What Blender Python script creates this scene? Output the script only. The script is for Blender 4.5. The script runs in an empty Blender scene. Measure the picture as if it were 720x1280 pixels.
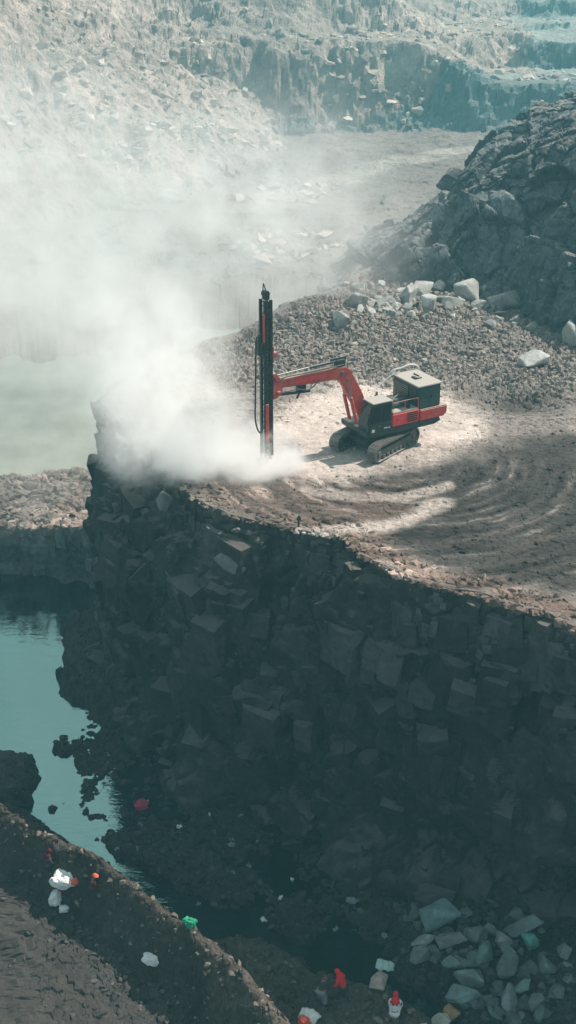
import bpy, bmesh, math, random
import numpy as np
from mathutils import Vector, Matrix, Euler

SC = bpy.context.scene
COL = SC.collection
PI = math.pi
R = math.radians

# ------------------------------------------------------------------ camera
CAM_H = 27.4
PITCH = R(26)
FPX = 640 / math.tan(R(22.5))
cam = bpy.data.cameras.new('camera')
cam.sensor_fit = 'VERTICAL'
cam.angle = R(45)
cam.clip_start = 0.5
cam.clip_end = 5000
camo = bpy.data.objects.new('camera', cam)
COL.objects.link(camo)
camo.location = (0, 0, CAM_H)
camo.rotation_euler = (R(90) - PITCH, 0, 0)
SC.camera = camo

# ------------------------------------------------------------------ light
SUN_EL = R(50)
SUN_DIR = Vector((0.90 * math.cos(SUN_EL), 0.436 * math.cos(SUN_EL), math.sin(SUN_EL)))   # towards the sun
w = bpy.data.worlds.new('World')
SC.world = w
w.use_nodes = True
nt = w.node_tree
nt.nodes.clear()
wo = nt.nodes.new('ShaderNodeOutputWorld')
bg = nt.nodes.new('ShaderNodeBackground')
sky = nt.nodes.new('ShaderNodeTexSky')
sky.sky_type = 'NISHITA'
sky.sun_disc = False
sky.sun_elevation = SUN_EL
sky.sun_rotation = math.atan2(SUN_DIR.x, SUN_DIR.y)
sky.air_density = 1.0
sky.dust_density = 2.5
tint = nt.nodes.new('ShaderNodeMix')
tint.data_type = 'RGBA'
tint.blend_type = 'MULTIPLY'
tint.inputs[0].default_value = 1.0
tint.inputs[7].default_value = (0.76, 0.99, 1.02, 1)
# thin cloud in the sky (it is what the pool mirrors)
tc = nt.nodes.new('ShaderNodeTexCoord')
cn = nt.nodes.new('ShaderNodeTexNoise')
cn.inputs['Scale'].default_value = 3.2
cn.inputs['Detail'].default_value = 6
cr = nt.nodes.new('ShaderNodeMapRange')
cr.inputs[1].default_value = 0.30
cr.inputs[2].default_value = 0.72
cm = nt.nodes.new('ShaderNodeMix')
cm.data_type = 'RGBA'
cm.inputs[7].default_value = (16.0, 20, 20, 1)
cmul = nt.nodes.new('ShaderNodeMath')
cmul.operation = 'MULTIPLY'
cmul.inputs[1].default_value = 0.75
nt.links.new(tc.outputs['Generated'], cn.inputs['Vector'])
nt.links.new(cn.outputs['Fac'], cr.inputs[0])
nt.links.new(cr.outputs[0], cmul.inputs[0])
nt.links.new(cmul.outputs[0], cm.inputs[0])
nt.links.new(sky.outputs[0], tint.inputs[6])
nt.links.new(tint.outputs[2], cm.inputs[6])
nt.links.new(cm.outputs[2], bg.inputs[0])
nt.links.new(bg.outputs[0], wo.inputs[0])
bg.inputs[1].default_value = 0.041

sun = bpy.data.lights.new('sun', 'SUN')
sun.energy = 5.0
sun.angle = R(0.5)
sun.color = (1.0, 0.90, 0.82)
suno = bpy.data.objects.new('sun', sun)
COL.objects.link(suno)
suno.rotation_euler = (-SUN_DIR).to_track_quat('-Z', 'Y').to_euler()

SC.view_settings.view_transform = 'Standard'
SC.view_settings.look = 'None'
SC.view_settings.gamma = 1
SC.view_settings.exposure = 0.52
SC.cycles.volume_bounces = 7
SC.cycles.max_bounces = 9
SC.cycles.diffuse_bounces = 2
SC.cycles.glossy_bounces = 2
SC.cycles.volume_step_rate = 2.0
SC.cycles.volume_max_steps = 128
SC.cycles.use_denoising = True

# ------------------------------------------------------------------ pixel -> world (design helper)
def at(px, py, z=0.0):
    u = (px - 360) / FPX
    v = (640 - py) / FPX
    dy = math.cos(PITCH) + v * math.sin(PITCH)
    dz = -math.sin(PITCH) + v * math.cos(PITCH)
    t = (z - CAM_H) / dz
    return Vector((u * t, dy * t, z))

def poly(pts, z=0.0):
    return np.array([at(x, y, z)[:2] for x, y in pts])

# ------------------------------------------------------------------ numpy noise
def _hash(ix, iy, iz, s):
    h = (ix.astype(np.int64) * 374761393 + iy.astype(np.int64) * 668265263 + iz.astype(np.int64) * 2147483647 + s * 974634777) & 0xFFFFFFFF
    h = ((h ^ (h >> 13)) * 1274126177) & 0xFFFFFFFF
    h = ((h ^ (h >> 16)) * 2246822519) & 0xFFFFFFFF
    return h ^ (h >> 15)

def _r(h, k):
    return (((h * (2 * k + 2654435761)) >> 7) & 0xFFFF) / 65535.0

def vnoise(P, s=0):
    i = np.floor(P).astype(np.int64)
    f = P - i
    f = f * f * (3 - 2 * f)
    out = 0
    for dx in (0, 1):
        wx = f[..., 0] if dx else 1 - f[..., 0]
        for dy in (0, 1):
            wy = f[..., 1] if dy else 1 - f[..., 1]
            for dz in (0, 1):
                wz = f[..., 2] if dz else 1 - f[..., 2]
                h = _hash(i[..., 0] + dx, i[..., 1] + dy, i[..., 2] + dz, s)
                out = out + wx * wy * wz * _r(h, 3)
    return out * 2 - 1

def fbm(P, octv=4, s=0, gain=0.5):
    a, t, n = 1.0, 0, 0
    for k in range(octv):
        n = n + a * vnoise(P * (2.03 ** k) + 17.3 * k, s + k)
        t += a
        a *= gain
    return n / t

def vor(P, s=0, pn=2):
    """nearest cell: returns F1, F2, three randoms, vector to centre"""
    b = np.floor(P - 0.5).astype(np.int64)
    F1 = np.full(P.shape[:-1], 9.0)
    F2 = F1.copy()
    H = np.zeros(P.shape[:-1], dtype=np.int64)
    V = np.zeros_like(P)
    for dx in (0, 1):
        for dy in (0, 1):
            for dz in (0, 1):
                ix, iy, iz = b[..., 0] + dx, b[..., 1] + dy, b[..., 2] + dz
                h = _hash(ix, iy, iz, s)
                c = np.stack([ix + .5 + .8 * (_r(h, 11) - .5), iy + .5 + .8 * (_r(h, 23) - .5), iz + .5 + .8 * (_r(h, 37) - .5)], -1)
                d = P - c
                D = np.sqrt((d * d).sum(-1)) if pn == 2 else (d ** 4).sum(-1) ** .25
                near = D < F1
                F2 = np.where(near, F1, np.minimum(F2, D))
                H = np.where(near, h, H)
                V = np.where(near[..., None], d, V)
                F1 = np.where(near, D, F1)
    return F1, F2, H, V

def blocks(P, scale, s=0, tilt=0.8, crack=0.35, cw=0.10, pn=2, warp=.16):
    """height in about -1..1: every cell is a tilted facet, cells parted by cracks; also a tone per cell"""
    q = P / np.array(scale)
    q = q + warp * np.stack([vnoise(q * 1.7, s + 50), vnoise(q * 1.7, s + 51), vnoise(q * 1.7, s + 52)], -1)
    F1, F2, H, V = vor(q, s, pn)
    r0 = _r(H, 41) * 2 - 1
    t = np.stack([_r(H, 53) - .5, _r(H, 61) - .5, _r(H, 71) - .5], -1)
    d = r0 + tilt * 2 * (t * V).sum(-1) - crack * np.clip(1 - (F2 - F1) / cw, 0, 1)
    return d, _r(H, 83)

def P3(X, Y, Z=0.0):
    return np.stack([X, Y, np.zeros_like(X) + Z], -1)

def sstep(a, b, x):
    t = np.clip((x - a) / (b - a), 0, 1)
    return t * t * (3 - 2 * t)

def sdpoly(X, Y, V):
    """signed distance, positive inside"""
    sh = X.shape
    x, y = X.ravel(), Y.ravel()
    d = np.full(x.shape, 1e9)
    ins = np.zeros(x.shape, bool)
    n = len(V)
    for i in range(n):
        ax, ay = V[i]
        bx, by = V[(i + 1) % n]
        ex, ey = bx - ax, by - ay
        wx, wy = x - ax, y - ay
        t = np.clip((wx * ex + wy * ey) / (ex * ex + ey * ey + 1e-9), 0, 1)
        d = np.minimum(d, (wx - ex * t) ** 2 + (wy - ey * t) ** 2)
        c = ((ay <= y) & (by > y)) | ((by <= y) & (ay > y))
        if abs(ey) > 1e-9:
            ins ^= c & (x < ax + (y - ay) / ey * ex)
    d = np.sqrt(d)
    return np.where(ins, d, -d).reshape(sh)

def sdline(X, Y, V):
    """distance to an open polyline"""
    d = np.full(X.shape, 1e9)
    for (ax, ay), (bx, by) in zip(V[:-1], V[1:]):
        ex, ey = bx - ax, by - ay
        wx, wy = X - ax, Y - ay
        t = np.clip((wx * ex + wy * ey) / (ex * ex + ey * ey + 1e-9), 0, 1)
        d = np.minimum(d, np.hypot(wx - ex * t, wy - ey * t))
    return d

def resample(V, step):
    V = np.asarray(V, float)
    out = []
    n = len(V)
    for i in range(n - 1):
        p0, p1, p2, p3 = V[max(i - 1, 0)], V[i], V[i + 1], V[min(i + 2, n - 1)]
        for k in range(40):
            t = k / 40
            out.append(0.5 * ((2 * p1) + (-p0 + p2) * t + (2 * p0 - 5 * p1 + 4 * p2 - p3) * t * t + (-p0 + 3 * p1 - 3 * p2 + p3) * t ** 3))
    out.append(V[-1])
    out = np.array(out)
    s = np.concatenate([[0], np.cumsum(np.hypot(*(out[1:] - out[:-1]).T))])
    m = int(s[-1] / step)
    q = np.linspace(0, s[-1], m + 1)
    return np.stack([np.interp(q, s, out[:, 0]), np.interp(q, s, out[:, 1])], -1)

# ------------------------------------------------------------------ mesh from arrays
def mesh_np(name, verts, faces, mat, col=None, smooth=False, loc=(0, 0, 0)):
    """faces: (n,k) int array"""
    me = bpy.data.meshes.new(name)
    verts = np.asarray(verts, np.float32)
    faces = np.asarray(faces, np.int32)
    k = faces.shape[1]
    me.vertices.add(len(verts))
    me.vertices.foreach_set('co', verts.ravel())
    me.loops.add(faces.size)
    me.loops.foreach_set('vertex_index', faces.ravel())
    me.polygons.add(len(faces))
    me.polygons.foreach_set('loop_start', np.arange(0, faces.size, k, dtype=np.int32))
    me.polygons.foreach_set('use_smooth', np.full(len(faces), smooth, dtype=bool))
    me.update(calc_edges=True)
    if col is not None:
        a = me.color_attributes.new('Col', 'FLOAT_COLOR', 'POINT')
        c = np.ones((len(verts), 4), np.float32)
        c[:, :3] = np.clip(col, 0, 1)
        a.data.foreach_set('color', c.ravel())
    if mat:
        me.materials.append(mat)
    o = bpy.data.objects.new(name, me)
    o.location = loc
    COL.objects.link(o)
    return o

def grid_mesh(name, P, mat, col=None, mask=None, smooth=False):
    r, c = P.shape[:2]
    idx = np.arange(r * c).reshape(r, c)
    f = np.stack([idx[:-1, :-1], idx[:-1, 1:], idx[1:, 1:], idx[1:, :-1]], -1).reshape(-1, 4)
    if mask is not None:
        m = mask.ravel()
        f = f[m[f].all(1)]
        used = np.zeros(r * c, bool)
        used[f] = True
        remap = np.cumsum(used) - 1
        f = remap[f]
        V = P.reshape(-1, 3)[used]
        C = col.reshape(-1, 3)[used] if col is not None else None
    else:
        V = P.reshape(-1, 3)
        C = col.reshape(-1, 3) if col is not None else None
    # upward winding
    a, b, d = V[f[0, 0]], V[f[0, 1]], V[f[0, 2]]
    return mesh_np(name, V, f, mat, C, smooth)

def grid_normals(P):
    du = np.gradient(P, axis=1)
    dv = np.gradient(P, axis=0)
    n = np.cross(du, dv)
    n /= np.linalg.norm(n, axis=-1, keepdims=True) + 1e-9
    n[n[..., 2] < 0] *= -1
    return n

def tag(o, label=None, cat=None, group=None, kind=None):
    if label: o['label'] = label
    if cat: o['category'] = cat
    if group: o['group'] = group
    if kind: o['kind'] = kind
    return o

# ------------------------------------------------------------------ materials
def base_mat(name):
    m = bpy.data.materials.new(name)
    m.use_nodes = True
    n = m.node_tree
    b = n.nodes['Principled BSDF']
    return m, n, b

def nd(n, typ, **kw):
    x = n.nodes.new(typ)
    for k, v in kw.items():
        setattr(x, k, v)
    return x

def mathn(n, op, a, b=None, clamp=False):
    x = nd(n, 'ShaderNodeMath', operation=op)
    x.use_clamp = clamp
    for i, v in enumerate((a, b)):
        if v is None: continue
        if isinstance(v, (int, float)): x.inputs[i].default_value = v
        else: n.links.new(v, x.inputs[i])
    return x.outputs[0]

def mixc(n, fac, a, b, blend='MIX'):
    x = nd(n, 'ShaderNodeMix', data_type='RGBA', blend_type=blend)
    for i, v in ((0, fac), (6, a), (7, b)):
        if isinstance(v, (int, float)): x.inputs[i].default_value = v
        elif isinstance(v, tuple): x.inputs[i].default_value = (*v, 1)
        else: n.links.new(v, x.inputs[i])
    return x.outputs[2]

def noise(n, vec, scale, detail=4, rough=0.55):
    x = nd(n, 'ShaderNodeTexNoise')
    x.inputs['Scale'].default_value = scale
    x.inputs['Detail'].default_value = detail
    x.inputs['Roughness'].default_value = rough
    n.links.new(vec, x.inputs['Vector'])
    return x.outputs['Fac']

def maprange(n, v, a, b, c=0.0, d=1.0):
    x = nd(n, 'ShaderNodeMapRange')
    n.links.new(v, x.inputs[0])
    for i, q in enumerate((a, b, c, d)): x.inputs[i + 1].default_value = q
    return x.outputs[0]

def rock_mat(name, dust=None, dust_amt=0.6, fine=1.0, bump=0.5, contrast=0.5, strata=0.0):
    m, n, b = base_mat(name)
    geo = nd(n, 'ShaderNodeNewGeometry')
    pos = geo.outputs['Position']
    at_ = nd(n, 'ShaderNodeVertexColor', layer_name='Col')
    c = at_.outputs[0]
    n1 = noise(n, pos, 0.35 * fine, 6, 0.6)
    n2 = noise(n, pos, 2.6 * fine, 6, 0.65)
    v1 = maprange(n, n1, 0.3, 0.7, 1 - contrast * .7, 1 + contrast * .7)
    v2 = maprange(n, n2, 0.3, 0.7, 1 - contrast, 1 + contrast)
    vv = mathn(n, 'MULTIPLY', v1, v2)
    cc = nd(n, 'ShaderNodeVectorMath', operation='SCALE')
    n.links.new(c, cc.inputs[0])
    n.links.new(vv, cc.inputs['Scale'])
    out = cc.outputs[0]
    if strata > 0:
        mp = nd(n, 'ShaderNodeMapping')
        mp.inputs['Scale'].default_value = (0.9, 0.9, 0.12)
        n.links.new(pos, mp.inputs[0])
        st = noise(n, mp.outputs[0], 1.4, 5, 0.6)
        f = maprange(n, st, 0.45, 0.62, 0, strata)
        out = mixc(n, f, out, (0.32, 0.27, 0.23))
    if dust:
        sep = nd(n, 'ShaderNodeSeparateXYZ')
        n.links.new(geo.outputs['Normal'], sep.inputs[0])
        n3 = noise(n, pos, 1.1 * fine, 5, 0.7)
        up = mathn(n, 'ADD', sep.outputs[2], mathn(n, 'MULTIPLY', mathn(n, 'SUBTRACT', n3, 0.5), 0.9))
        f = maprange(n, up, 0.55, 0.95, 0, dust_amt)
        out = mixc(n, f, out, dust)
    n.links.new(out, b.inputs['Base Color'])
    b.inputs['Roughness'].default_value = 0.92
    b.inputs['Specular IOR Level'].default_value = 0.25
    bn = noise(n, pos, 4.0 * fine, 8, 0.7)
    bp = nd(n, 'ShaderNodeBump')
    bp.inputs['Strength'].default_value = bump
    bp.inputs['Distance'].default_value = 0.25 / fine
    n.links.new(bn, bp.inputs['Height'])
    n.links.new(bp.outputs[0], b.inputs['Normal'])
    return m

M_cliff = rock_mat('cliff_rock', dust=(0.20, 0.175, 0.155), dust_amt=0.45, contrast=0.42, bump=0.6, strata=0.0)
M_plat = rock_mat('plateau_dust', contrast=0.22, bump=0.6, fine=1.2)
M_pit = rock_mat('pit_mud', dust=(0.10, 0.085, 0.07), dust_amt=0.25, contrast=0.4, bump=0.7, fine=1.5)
M_far = rock_mat('far_rock', dust=(0.36, 0.31, 0.27), dust_amt=0.35, contrast=0.35, bump=1.0, fine=0.25)
M_hill = rock_mat('hill_rock', dust=(0.33, 0.30, 0.27), dust_amt=0.42, contrast=0.4, bump=0.6, fine=0.7)
M_stone = rock_mat('loose_stone', contrast=0.25, bump=0.4, fine=1.5)

def paint(name, rgb, rough=0.45, metal=0.0, dirt=(0.36, 0.32, 0.28), amt=0.35, spec=0.5):
    m, n, b = base_mat(name)
    tco = nd(n, 'ShaderNodeTexCoord')
    geo = nd(n, 'ShaderNodeNewGeometry')
    n1 = noise(n, tco.outputs['Object'], 2.5, 8, 0.7)
    n2 = noise(n, tco.outputs['Object'], 9.0, 5, 0.6)
    sep = nd(n, 'ShaderNodeSeparateXYZ')
    n.links.new(geo.outputs['Normal'], sep.inputs[0])
    up = mathn(n, 'MULTIPLY', mathn(n, 'MAXIMUM', sep.outputs[2], 0.0), 0.55)
    f = maprange(n, mathn(n, 'ADD', mathn(n, 'MULTIPLY', mathn(n, 'ADD', n1, n2), 0.5), up), 0.45, 0.95, 0.0, 1.0)
    f = mathn(n, 'MULTIPLY', f, amt * 1.6, True)
    n.links.new(mixc(n, f, rgb, dirt), b.inputs['Base Color'])
    b.inputs['Roughness'].default_value = rough
    b.inputs['Metallic'].default_value = metal
    b.inputs['Specular IOR Level'].default_value = spec
    return m

M_red = paint('red_paint', (0.50, 0.03, 0.022), 0.55, amt=0.55)
M_redbright = paint('bright_red_paint', (0.72, 0.025, 0.03), 0.45, amt=0.38)
M_dark = paint('dark_paint', (0.018, 0.028, 0.026), 0.5, amt=0.12)
M_green = paint('dark_green_paint', (0.028, 0.055, 0.048), 0.5, amt=0.14)
M_roof = paint('dusty_roof', (0.42, 0.40, 0.36), 0.7, amt=0.5)
M_steel = paint('steel', (0.20, 0.20, 0.19), 0.35, 0.7, amt=0.3)
M_black = paint('black_steel', (0.012, 0.013, 0.014), 0.45, 0.2, amt=0.12)
M_rubber = paint('rubber', (0.02, 0.02, 0.02), 0.7, amt=0.3)
M_track = paint('track_steel', (0.06, 0.058, 0.055), 0.6, 0.3, amt=0.75)
M_pale = paint('pale_paint', (0.70, 0.68, 0.63), 0.5, amt=0.2)
m_, n_, b_ = base_mat('cab_glass')
b_.inputs['Base Color'].default_value = (0.015, 0.022, 0.022, 1)
b_.inputs['Roughness'].default_value = 0.06
M_glass = m_

def cloth(name, rgb, var=0.25):
    m, n, b = base_mat(name)
    tco = nd(n, 'ShaderNodeTexCoord')
    n1 = noise(n, tco.outputs['Object'], 7.0, 6, 0.6)
    v = maprange(n, n1, 0.3, 0.7, 1 - var, 1 + var * .5)
    cc = nd(n, 'ShaderNodeVectorMath', operation='SCALE')
    cc.inputs[0].default_value = rgb
    n.links.new(v, cc.inputs['Scale'])
    n.links.new(cc.outputs[0], b.inputs['Base Color'])
    b.inputs['Roughness'].default_value = 0.85
    b.inputs['Specular IOR Level'].default_value = 0.2
    bp = nd(n, 'ShaderNodeBump')
    bp.inputs['Strength'].default_value = 0.5
    bp.inputs['Distance'].default_value = 0.03
    n.links.new(n1, bp.inputs['Height'])
    n.links.new(bp.outputs[0], b.inputs['Normal'])
    return m

def water_mat(name, rgb, spec_tint, ior, rough=0.03, ripple=0.04):
    m, n, b = base_mat(name)
    geo = nd(n, 'ShaderNodeNewGeometry')
    mp = nd(n, 'ShaderNodeMapping')
    mp.inputs['Scale'].default_value = (0.5, 1.6, 1)
    n.links.new(geo.outputs['Position'], mp.inputs[0])
    n1 = noise(n, mp.outputs[0], 1.2, 4, 0.6)
    n0 = noise(n, geo.outputs['Position'], 0.15, 4, 0.6)
    v = maprange(n, n0, 0.35, 0.65, 0.75, 1.25)
    cc = nd(n, 'ShaderNodeVectorMath', operation='SCALE')
    cc.inputs[0].default_value = rgb
    n.links.new(v, cc.inputs['Scale'])
    n.links.new(cc.outputs[0], b.inputs['Base Color'])
    b.inputs['Roughness'].default_value = rough
    b.inputs['IOR'].default_value = ior
    b.inputs['Specular Tint'].default_value = (*spec_tint, 1)
    bp = nd(n, 'ShaderNodeBump')
    bp.inputs['Strength'].default_value = ripple
    bp.inputs['Distance'].default_value = 0.3
    n.links.new(n1, bp.inputs['Height'])
    n.links.new(bp.outputs[0], b.inputs['Normal'])
    return m

# ================================================================== TERRAIN
WATER = -17.5
# rim of the drilled bench (z = 0), from far right round the nose to the back
RIM_PX = [(1500, 1010), (1150, 890), (980, 850), (860, 815), (770, 790), (720, 782), (680, 762), (640, 757), (600, 742), (560, 736), (520, 728),
          (485, 712), (455, 696), (430, 672), (405, 668), (375, 664), (345, 656), (300, 648), (262, 634), (236, 618), (222, 596),
          (203, 578), (178, 556), (152, 536), (133, 520), (130, 500), (150, 476), (205, 448), (262, 424), (322, 410), (358, 394), (405, 372),
          (432, 352), (470, 330), (560, 316)]
rim = poly(RIM_PX, 0.0)
mesa = np.concatenate([rim, np.array([[60, 130], [90, 100], [90, 30]])])

BERM = poly([(-250, 850), (-80, 975), (0, 1038), (50, 1066), (110, 1100), (200, 1165), (260, 1215), (330, 1280), (400, 1360), (470, 1460)], -15.9)
ROAD = np.concatenate([poly([(-400, 1010), (-60, 1060), (20, 1120), (110, 1190), (200, 1270), (280, 1360), (330, 1480)], -16.4), np.array([[-6, 5], [-60, 5], [-60, 45]])])
BANKR = poly([(235, 1180), (300, 1172), (350, 1192), (410, 1218), (470, 1228), (515, 1258), (560, 1290), (600, 1400), (300, 1420), (255, 1240)], -16.8)
PILE = poly([(500, 1140), (540, 1118), (620, 1108), (760, 1110), (900, 1130), (900, 1330), (640, 1300), (575, 1275), (562, 1235), (520, 1210)], -16.8)
ISLE = poly([(-80, 935), (0, 942), (35, 948), (52, 972), (28, 1000), (-20, 1012), (-90, 1010)], -17.4)
NOSE = poly([(85, 775), (120, 768), (170, 800), (230, 900), (180, 930), (120, 880), (92, 850), (78, 838)], -17.2)
MUD = poly([(98, 800), (90, 850), (104, 890), (98, 915), (60, 930), (98, 950), (84, 972), (92, 990), (72, 1010), (110, 1030), (128, 1052), (190, 1085), (260, 1130), (380, 1170), (520, 1200), (520, 1000), (420, 900), (250, 800)], -17.5)
BACKW = poly([(-500, 478), (-100, 470), (60, 462), (160, 450), (300, 420), (300, 650), (-600, 640)], -17.5)
LBANK_PX = [(-420, 690), (-200, 668), (-60, 655), (0, 651), (45, 650), (85, 655), (125, 668), (170, 690)]
lbank = poly(LBANK_PX, -13.3)

TOE = np.array([at(700, 148, -17)[:2], at(360, 168, -17)[:2], at(215, 250, -17)[:2], at(0, 312, -17)[:2], at(-300, 420, -17)[:2]])

def z_ground(X, Y):
    """pit and quarry floor"""
    n1 = fbm(P3(X, Y) * 0.35, 5, 3)
    n2 = fbm(P3(X, Y) * 1.6, 4, 9)
    z = np.full(X.shape, -18.6) + 0.25 * n1
    def raise_(sd, top, wid, jag=0.9):
        return sstep(-wid, wid * .4, sd + jag * n1 + 0.35 * n2) * (top + 18.6)
    g = np.zeros_like(X)
    far = sstep(100, 122, Y + 1.5 * n1)
    g = np.maximum(g, far * (1.6 + 0.25 * n1))
    bw = sstep(-4, 1, sdpoly(X, Y, BACKW) + 3 * n1)
    near = Y < 100
    dr = sdpoly(X, Y, ROAD)
    g = np.maximum(g, raise_(dr, -16.5 + 0.0 * n1, 2.2, 0.3))
    db = sdline(X, Y, BERM)
    g = np.maximum(g, 1.55 * sstep(-6, -4.5, dr) * (X < 2 ) * (sdline(X, Y, BERM) < 9) * (dr > -6))
    g = np.maximum(g, (3.4 + .5 * n1) * np.exp(-(db / 1.25) ** 2.0) + 0.9 * np.exp(-(db / 2.2) ** 2))
    g = np.maximum(g, raise_(sdpoly(X, Y, BANKR), -16.5, 1.2))
    g = np.maximum(g, raise_(sdpoly(X, Y, PILE), -16.3, 1.6))
    g = np.maximum(g, raise_(sdpoly(X, Y, ISLE), -16.6, 1.0, 0.5))
    g = np.maximum(g, raise_(sdpoly(X, Y, NOSE), -16.2, 1.6))
    md = sstep(-.9, .6, sdpoly(X, Y, MUD) + 1.3 * n1 + .5 * n2)
    g = np.maximum(g, md * (1.20 + 0.28 * n1 + .18 * n2))
    z = z + g
    z = z + 0.10 * n2
    sh = np.abs(z - WATER) < 0.6
    return np.where(far > 0.01, z * (1 - bw) + bw * np.minimum(z, -18.3), z)

def pitmesh():
    A = np.concatenate([np.linspace(-1.1, -0.27, 120), np.linspace(-0.27, 0.27, 620)[1:], np.linspace(0.27, 0.9, 90)[1:]])
    D = np.concatenate([np.linspace(6, 34, 60), np.linspace(34, 62, 420)[1:], np.linspace(62, 101, 200)[1:]])
    a, d = np.meshgrid(A, D)
    X, Y = d * np.tan(a), d
    Z = z_ground(X, Y)
    P = P3(X, Y, Z)
    b, t = blocks(P, (0.42, 0.42, 0.4), 5, 0.9, 0.3, 0.2)
    b2, t2 = blocks(P, (0.16, 0.16, 0.2), 6)
    dr = sdpoly(X, Y, ROAD)
    isroad = sstep(-0.5, 1.5, dr)
    rough = 1 - 0.85 * isroad
    P[..., 2] += (0.09 * b + 0.03 * b2) * rough
    rut = np.sin((X + Y) * .7071 * 2 * PI / 2.1 + 1.5 * fbm(P3(X, Y) * .2, 3, 44)) 
    P[..., 2] += isroad * (0.05 * np.clip(rut - .35, 0, 1) + 0.045 * fbm(P3((X + Y) * 1.6, (X - Y) * .25), 4, 45) + .05 * b)
    db = sdline(X, Y, BERM)
    n1 = fbm(P3(X, Y) * 0.5, 4, 21)
    col = np.ones(X.shape + (3,)) * np.array((0.036, 0.036, 0.036))
    k = np.exp(-(db / 2.0) ** 2)[..., None]
    col = col * (1 - k) + k * np.array((0.050, 0.040, 0.033))
    k = sstep(-0.6, 0.6, sdpoly(X, Y, BANKR))[..., None] * 0.9
    col = col * (1 - k) + k * np.array((0.095, 0.076, 0.062))
    k = isroad[..., None]
    col = col * (1 - k) + k * np.array((0.040, 0.038, 0.037))
    k = (isroad * sstep(0.1, 0.5, fbm(P3((X + Y) * .7, (X - Y) * .16), 4, 33)))[..., None] * 0.55
    col = col * (1 - k) + k * np.array((0.020, 0.020, 0.020))
    col *= (0.75 + 0.5 * t * rough + .25 * (1 - rough))[..., None] * (1 + 0.3 * n1)[..., None]
    o = grid_mesh('pit_floor', P, M_pit, col)
    tag(o, 'dark muddy floor of the quarry pit', kind='structure')
    return o
pitmesh()

# ---- quarry floor, benches and the talus slope on the left
def z_far(X, Y):
    n1 = fbm(P3(X, Y) * 0.02, 4, 61)
    n2 = fbm(P3(X, Y) * 0.09, 5, 62)
    n3 = fbm(P3(X, Y) * 0.4, 4, 63)
    base = z_ground(X, Y)
    z = base + sstep(125, 160, Y) * (0.6 * n2 + .15 * n3)
    # low spoil heaps on the floor
    z = z + 2.2 * sstep(0.15, 0.6, fbm(P3(X, Y) * 0.045, 3, 66)) * sstep(140, 165, Y)
    # first bench (upper right lower than upper left)
    wall = 284 + 10 * n1 + 5 * n2 - X * 0.05
    tz = np.where(X > 0, 1, 0)
    split = sstep(28, 48, X + 6 * n2)
    top1 = 17.5 * (1 - split) + 9.6 * split
    steep = 13 + 8 * sstep(-0.2, 0.5, n2 + n1)
    r1 = sstep(0, 1, (Y - wall) / steep) * top1
    r2 = split * sstep(0, 1, (Y - wall - 42 - 8 * n2) / 10) * 6.0
    r3 = sstep(0, 1, (Y - 395 - 14 * n1 - 8 * n2) / 12) * 5.0
    r4 = sstep(0, 1, (Y - 520 - 24 * n1) / 14) * 6.0
    r5 = sstep(650, 1500, Y) * 60
    z = z + r1 + r2 + r3 + r4 + r5
    # talus slope on the left
    sd = sdpoly(X, Y, np.concatenate([TOE, np.array([[-400, 40], [-700, 300], [-300, 700], [90, 700]])]))
    sd = sd + 7 * n2 + 12 * n1
    slope = 0.60 * np.clip(sd, 0, None)
    cap = 34 + 8 * n1
    slope = np.where(slope > cap, cap + 0.1 * (slope - cap), slope)
    slope = slope + (sd > 0) * (1.2 * n3 + 1.6 * n2) * sstep(0, 12, sd)
    return np.where(sd > 0, np.maximum(z, -17.2 + slope), z), sd, split, wall

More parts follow.
